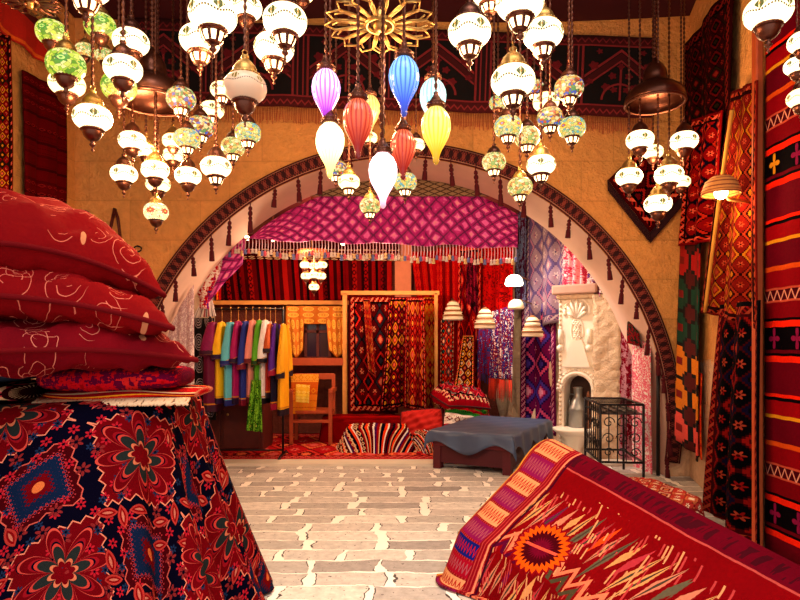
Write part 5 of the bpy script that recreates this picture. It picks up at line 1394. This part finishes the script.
# ------------------------------------------------------------------ the big left carpet mound
def left_mat():
    m = Mat('navy_red_medallion_carpet'); u, v = m.uv(5.0*2.2, 2.7*2.2)
    n = m.noise(m.comb(u, v), 3, 2.0); u = u+(n-.5)*.03; v = v+(n-.5)*.03
    NV = rgb(22, 14, 44); RD = rgb(128, 12, 30); DR_ = rgb(92, 8, 26)
    P_ = 1.3
    fu = ((u/P_+.12).frac()-.5).abs()*P_; fv = ((v/P_+.42).frac()-.5).abs()*P_
    def st(x, q): return (x/q).floor()*q
    d = st(fu, .085)+st(fv, .085)*.95
    d_s = fu+fv*.95
    col = m.mix(NV, RD, d < .56)
    zig = (((fu+fv*.95)-.60+((fu-fv)/.17).tri()*.07).abs() < .010)
    col = m.mix(col, NV, (d_s-.60+((fu-fv)/.17).tri()*.07) > 0); col = m.mix(col, RD, (d_s-.60+((fu-fv)/.17).tri()*.07) < 0)
    col = m.mix(col, rgb(226, 150, 124), zig)
    # outer dark red field beyond
    e2 = d_s-.80-((fu-fv)/.2).tri()*.05
    col = m.mix(col, DR_, e2 > 0); col = m.mix(col, rgb(206, 110, 96), e2.abs() < .009)
    # small rosettes everywhere
    for q, off, pw, colr in ((.155, .3, .50, rgb(190, 50, 66)), (.21, .77, .55, rgb(150, 60, 60)), (.13, .1, .7, rgb(50, 70, 100))):
        a = u/q+off; b = v/q+off*2; r0 = m.rnd(a.floor(), b.floor(), off)
        a = a.frac()-.5; b = b.frac()-.5; r = (a*a+b*b).sqrt(); th = m.math('ARCTAN2', b, a)
        pet = (r < ((th*6).cos()*.085+.24))*(r0 > pw)
        col = m.mix(col, colr, pet); col = m.mix(col, NV, (r < .085)*(r0 > pw)); col = m.mix(col, rgb(40, 8, 30), pet*((th*6).cos() < -.75))
    # great central flower on every medallion: eight lobed leaves, layered outlines
    su = ((u/P_+.12).frac()-.5)*P_; sv = ((v/P_+.42).frac()-.5)*P_
    R_ = (su*su+sv*sv).sqrt(); T_ = m.math('ARCTAN2', sv, su)
    lob = (T_*4).cos().abs()
    for lim, cc in ((.46, NV), (.445, rgb(206, 96, 84)), (.42, RD), (.34, rgb(160, 36, 50)), (.31, NV), (.29, rgb(200, 84, 74)), (.26, rgb(60, 64, 62)), (.16, rgb(206, 130, 100)), (.13, RD)):
        col = m.mix(col, cc, (R_ < lob*(lim-.1)+.1*(1 if lim > .2 else .8))*(R_ > .05))
    # inner steel blue medallion with hooked outline between flowers
    hu = ((u/P_+.62).frac()-.5).abs()*P_; hv = ((v/P_+.92).frac()-.5).abs()*P_
    hd = hu+hv+((hu*30).tri()-.5)*.06+((hv*30).tri()-.5)*.06
    col = m.mix(col, rgb(214, 84, 84), hd < .335); col = m.mix(col, rgb(36, 54, 84), hd < .32)
    col = m.mix(col, RD, hd < .15); col = m.mix(col, rgb(214, 130, 80), (hu*hu+hv*hv).sqrt() < .05)
    # leaf shapes: tilted ellipses in navy band
    for ang, q, off in ((.7, .33, .15), (-.7, .37, .6)):
        ca, sa = cos(ang), sin(ang); a = (u*ca+v*sa)/q+off; b = (v*ca-u*sa)/(q*.62)+off
        r0 = m.rnd(a.floor(), b.floor(), off+3); a = a.frac()-.5; b = (b.frac()-.5)*1.7
        r = a.abs()*a.abs()*4+b.abs()*1.0
        on = (r0 > .62)*(R_ > .4)
        col = m.mix(col, rgb(60, 10, 30), (r < .44)*on); col = m.mix(col, rgb(186, 76, 68), (r < .40)*on); col = m.mix(col, rgb(150, 20, 30), (r < .24)*on); col = m.mix(col, rgb(200, 130, 110), (r < .10)*on)
    # border rows at the lower edge and end
    ed = v
    k = ((u+v*.6)/.07).frac() < .5; zc_ = (u/.14).tri()*.09
    for a0, a1, ca_, cb_ in ((.0, .05, NV, rgb(120, 20, 30)), (.05, .07, rgb(220, 150, 130), BLACK), (.07, .19, rgb(120, 16, 30), rgb(20, 12, 30)), (.19, .21, rgb(220, 150, 130), BLACK), (.21, .24, NV, NV)):
        inn = (ed > a0)*(ed < a1)
        kk = k if a1-a0 < .06 else ((ed-a0) < zc_)
        col = m.mix(col, m.mix(ca_, cb_, kk), inn)
    return m.done(weave(m, col, u, v, .35), .95, spec=.03)
# stack core
core = thing('carpet_stack', 'stack of folded carpets hidden under the draped navy and red carpet', 'carpet stack', (-2.2, 2.85, 0))
for k in range(9):
    MB().box((-.95-.02*(k % 2), -.42, .005+k*.122), (.98-.03*(k % 3), .42, .122*(k+1))).build('folded_carpet', plain('stack_wool_%d' % (k % 3), [rgb(110, 14, 24), rgb(60, 10, 40), rgb(140, 40, 30)][k % 3], .95), core, bevel=.03)
TZ = 1.155
def lc(u, v):
    # polar-ish drape around a rounded rectangle: u around from back-right to front-left, v from centre outwards/down
    ang = math.radians(62-u*215)      # 62deg (far right) -> -153deg
    cx_, cy_ = -2.2, 2.85; hw, hd = 1.14, .46
    ca, sa = cos(ang), sin(ang)
    k = 1/((abs(ca)**5+abs(sa)**5)**.2)
    ex, ey = ca*k*hw, sa*k*hd
    if v < .28:
        r = v/.28; return (cx_+ex*r*.97, cy_+ey*r*.97, TZ+.006*sin(8*ex*r)+.006*sin(9*ey*r))
    t = (v-.28)/.72
    fold = (.045*sin(ang*13)+.026*sin(ang*27+1)+.012*sin(ang*45))*t**1.1
    sx_ = .34; sy_ = .62
    ox = (ca*sx_)*(t**1.15)+ca*fold*1.5; oy = (sa*sy_)*(t**1.1)+sa*fold*1.5
    rnd_ = .03*math.exp(-t*8)
    z = TZ*(1-t**1.05)-.0+.0*t
    z = TZ-(TZ-.016)*(t**.96)
    if t < .08: z = TZ-(t/.08)**2*.03-.0
    else: z = (TZ-.03)+(0.016-(TZ-.03))*((t-.08)/.92)
    return (cx_+ex*.985+ox+ca*.03*min(1, t*10), cy_+ey*.985+oy+sa*.03*min(1, t*10), z)
mb = MB(); NU, NV_ = 220, 90
mb.grid(lc, NU, NV_, flip=True)
uvs = []
def luv(i, j):
    x, y, z = lc(i/NU, j/NV_); ang = math.radians(62-i/NU*215)
    drop = TZ-z; rx_, ry_ = x+2.2, y-2.85
    return ((rx_+cos(ang)*drop*.75+2.5)/5.0, (ry_+sin(ang)*drop*.9+1.75)/2.7)
for j in range(NV_):
    for i in range(NU):
        uvs.append([luv(i, j), luv(i+1, j), luv(i+1, j+1), luv(i, j+1)][::-1])
mb.uv = uvs
tag(mb.build('draped_carpet', left_mat(), solid=.014), 'large navy and red flowered carpet draped over the stack at the lower left', 'carpet')

# ------------------------------------------------------------------ pillows on the left
def pil_mat(name, base, base2, lines):
    m = Mat(name); x, y, z = m.sep(m.coord('Object'))
    oi = m.n.new('ShaderNodeObjectInfo'); rn = X(m, oi.outputs['Random'])
    n = m.noise(m.comb(x+rn*9, y, z), 3, 3.0); wn = m.noise(m.comb(x+rn*5, y, z), 7, 2.0)
    col = m.mix(base, base2, n)
    x = x+rn*3+(wn-.5)*.05; y = y+(n-.5)*.06
    q = .15
    for off, sc in ((0.0, 1.0), (.45, .8)):
        a = x/q*sc+off; b = y/q*sc+off*1.7+z*2; r0 = m.rnd(a.floor(), b.floor(), off)
        a = a.frac()-.5; b = b.frac()-.5; r = (a*a+b*b).sqrt(); th = m.math('ARCTAN2', b, a)
        spn = (r*6.0-th/(2*PI)+r0*3).frac()
        sp_ = (spn < .085)*(r < .42)*(r > .06)*(wn > .46)
        col = m.mix(col, lines, sp_*(r0 > .35))
        lf = ((a*a*30+(b-.1)*(b-.1)*5).sqrt() < .36)*(r0 < .22)
        col = m.mix(col, rgb(206, 130, 90), lf*.8)
    m.bump(m.noise(m.comb(x, y, z), 9, 3.0), .5, .03)
    return m.done(col, .85, spec=.04)
PM = pil_mat('embroidered_red_silk', rgb(138, 7, 10), rgb(84, 3, 10), rgb(200, 100, 80))
PM2 = pil_mat('embroidered_crimson_silk', rgb(128, 6, 16), rgb(74, 3, 14), rgb(200, 110, 90))
PIP = plain('maroon_piping', rgb(96, 8, 14), .9, spec=.05)
gP = 'big red embroidered cushions stacked on the left carpet'
pillow('floor_cushion', 'big red embroidered cushion, topmost of the stack of three', PM, PIP, (-1.68, 2.62, 1.875), math.radians(42), .50, .46, .155, .42, gP, seed=1, bulge=.05, power=.45, tilt=(math.radians(3), math.radians(5)))
pillow('floor_cushion', 'big red embroidered cushion in the middle of the stack of three', PM, PIP, (-1.62, 2.63, 1.61), math.radians(30), .52, .50, .118, .24, gP, seed=3.7, bulge=.07, power=.42, tilt=(math.radians(-2), math.radians(4)))
pillow('floor_cushion', 'big crimson cushion with curling vines, lowest of the stack of three', PM2, PIP, (-1.575, 2.58, 1.415), math.radians(41), .52, .48, .105, .16, gP, seed=5, bulge=.06, power=.42)
# rolled textiles under the cushions
def fold_stack(name, label, cat, mat, c, rz, w, d, h, r=.5, n=4, fringe=None):
    t = thing(name, label, cat, c, rz)
    def fn(u, v):
        a = -2*PI*u; ca, sa = cos(a), sin(a); k = 1/((abs(ca)**3.2+abs(sa)**3.2)**(1/3.2))
        x = (v-.5)*w; e = 1-abs(2*v-1)**8*.25
        return (x, ca*k*d/2*e+.01*sin(x*9), sa*k*h/2*e+.006*sin(x*13+sa*2))
    mb = MB(); mb.grid(fn, 36, 40)
    b = len(mb.v)
    mb.v.append((-w/2, 0, 0)); mb.v.append((w/2, 0, 0))
    for i in range(36):
        mb.face([b, i+1, i], [(0, 0), (0, .1), (.1, 0)]); mb.face([b+1, 40*37+i, 40*37+i+1], [(0, 0), (0, .1), (.1, 0)])
    mb.build('folds', mat, t)
    if fringe:
        f = MB()
        for k in range(90):
            x = (k/89-.5)*w*.98; f.tube([(x, -d/2+.005, -h*.2), (x+random.uniform(-.01, .01), -d/2-.03, -h*.42), (x+random.uniform(-.02, .02), -d/2-.055, -h*.62)], .006, 5)
        f.build('fringe', fringe, t)
    return t
fold_stack('folded_rug', 'rose red folded rug under the right side of the cushion stack', 'rug', ikat('rose_red_folded', 1, 1, [rgb(170, 16, 34), rgb(200, 34, 50), rgb(120, 20, 70), rgb(210, 60, 60), rgb(70, 30, 60)], 50, 2.5), (-1.26, 2.72, 1.255), math.radians(8), .56, .5, .115)
ST2 = kilim_mat('red_cream_thin_striped', 1, .6, [(0, rgb(190, 30, 40)), (.15, CREAM), (.22, rgb(60, 20, 60)), (.35, rgb(206, 50, 40)), (.5, GOLD), (.58, rgb(150, 16, 40)), (.75, CREAM), (.82, rgb(190, 30, 40))], rgb(226, 120, 90), MAR, 'u', 3)
fold_stack('striped_throw', 'thin folded striped throw with cream fringe on the left carpet', 'throw', ST2, (-1.22, 2.76, 1.185), math.radians(6), .62, .52, .052, fringe=FRINGE)
fold_stack('dark_blue_bolster', 'dark blue velvet folded cover left under the cushion stack', 'cover', plain('dark_teal_velvet', rgb(30, 40, 62), .85, 0, .4, 20), (-1.78, 2.55, 1.285), math.radians(3), .42, .5, .075)
fold_stack('maroon_folded_kilim', 'maroon folded kilim with pink leaf shapes below the blue cover', 'kilim', rug_mat('maroon_leaf_kilim', .6, .6, MAR, BLACK, PINK, SALM, CREAM, .1, 99, .05), (-1.78, 2.55, 1.205), math.radians(3), .44, .52, .085)

# ------------------------------------------------------------------ light
W = bpy.data.worlds.new('sky'); S.world = W; W.use_nodes = True
bg = W.node_tree.nodes['Background']; bg.inputs[0].default_value = (1.0, .96, .94, 1); bg.inputs[1].default_value = 1.3
sun = bpy.data.lights.new('daylight', 'SUN'); sun.energy = 2.6; sun.angle = math.radians(40); sun.color = (1, .96, .9)
so = bpy.data.objects.new('daylight', sun); so.rotation_euler = (math.radians(33), math.radians(4), 0); COL.objects.link(so)
def lamp(name, loc, e, col, size=.08, spot=None, tgt=None):
    l = bpy.data.lights.new(name, 'SPOT' if spot else 'POINT'); l.energy = e; l.color = col; l.shadow_soft_size = size
    o = bpy.data.objects.new(name, l); o.location = loc; COL.objects.link(o)
    if spot:
        l.spot_size = math.radians(spot); l.spot_blend = .6
        o.rotation_euler = (Vector(tgt)-Vector(loc)).to_track_quat('-Z', 'Y').to_euler()
    return o
for nm, lc_, e_ in (('left', P(128, 118, 3.25), 85), ('mid', P(225, 60, 3.0), 60), ('right', P(520, 60, 3.05), 60), ('low', P(540, 135, 3.75), 44), ('small', P(170, 160, 4.0), 75), ('dome', P(656, 165, 4.65), 40), ('teardrop', P(384, 120, 3.3), 40)):
    lamp('lantern_glow_%s' % nm, lc_, e_*.85, (1, .60, .27), .10)
# added unseen spot brightens the fireplace, then light of back-room bulbs and corner lamp
lamp('fireplace_fill', (.9, 7.6, 3.2), 230, (1, .92, .84), .15, 75, (2.35, 8.0, 1.0))
lamp('room_bulb_light', (-1.3, 7.7, 2.5), 80, (1, .66, .4), .1)
lamp('room_bulb_light', (-.2, 7.7, 2.5), 80, (1, .6, .38), .1)
lamp('corner_lamp_light', (1.45, 7.95, 2.25), 30, (1, .75, .42), .08)
# camera
cam = bpy.data.cameras.new('camera'); co = bpy.data.objects.new('camera', cam); COL.objects.link(co)
cam.sensor_width = 36; cam.lens = 36*F/800; cam.shift_y = (HZ-300)/800; cam.clip_start = .05
co.location = (0, 0, CH); co.rotation_euler = (PI/2, 0, 0); S.camera = co
S.view_settings.view_transform = 'Standard'; S.view_settings.look = 'None'; S.view_settings.gamma = 1
S.view_settings.use_curve_mapping = False; S.view_settings.exposure = 0.0
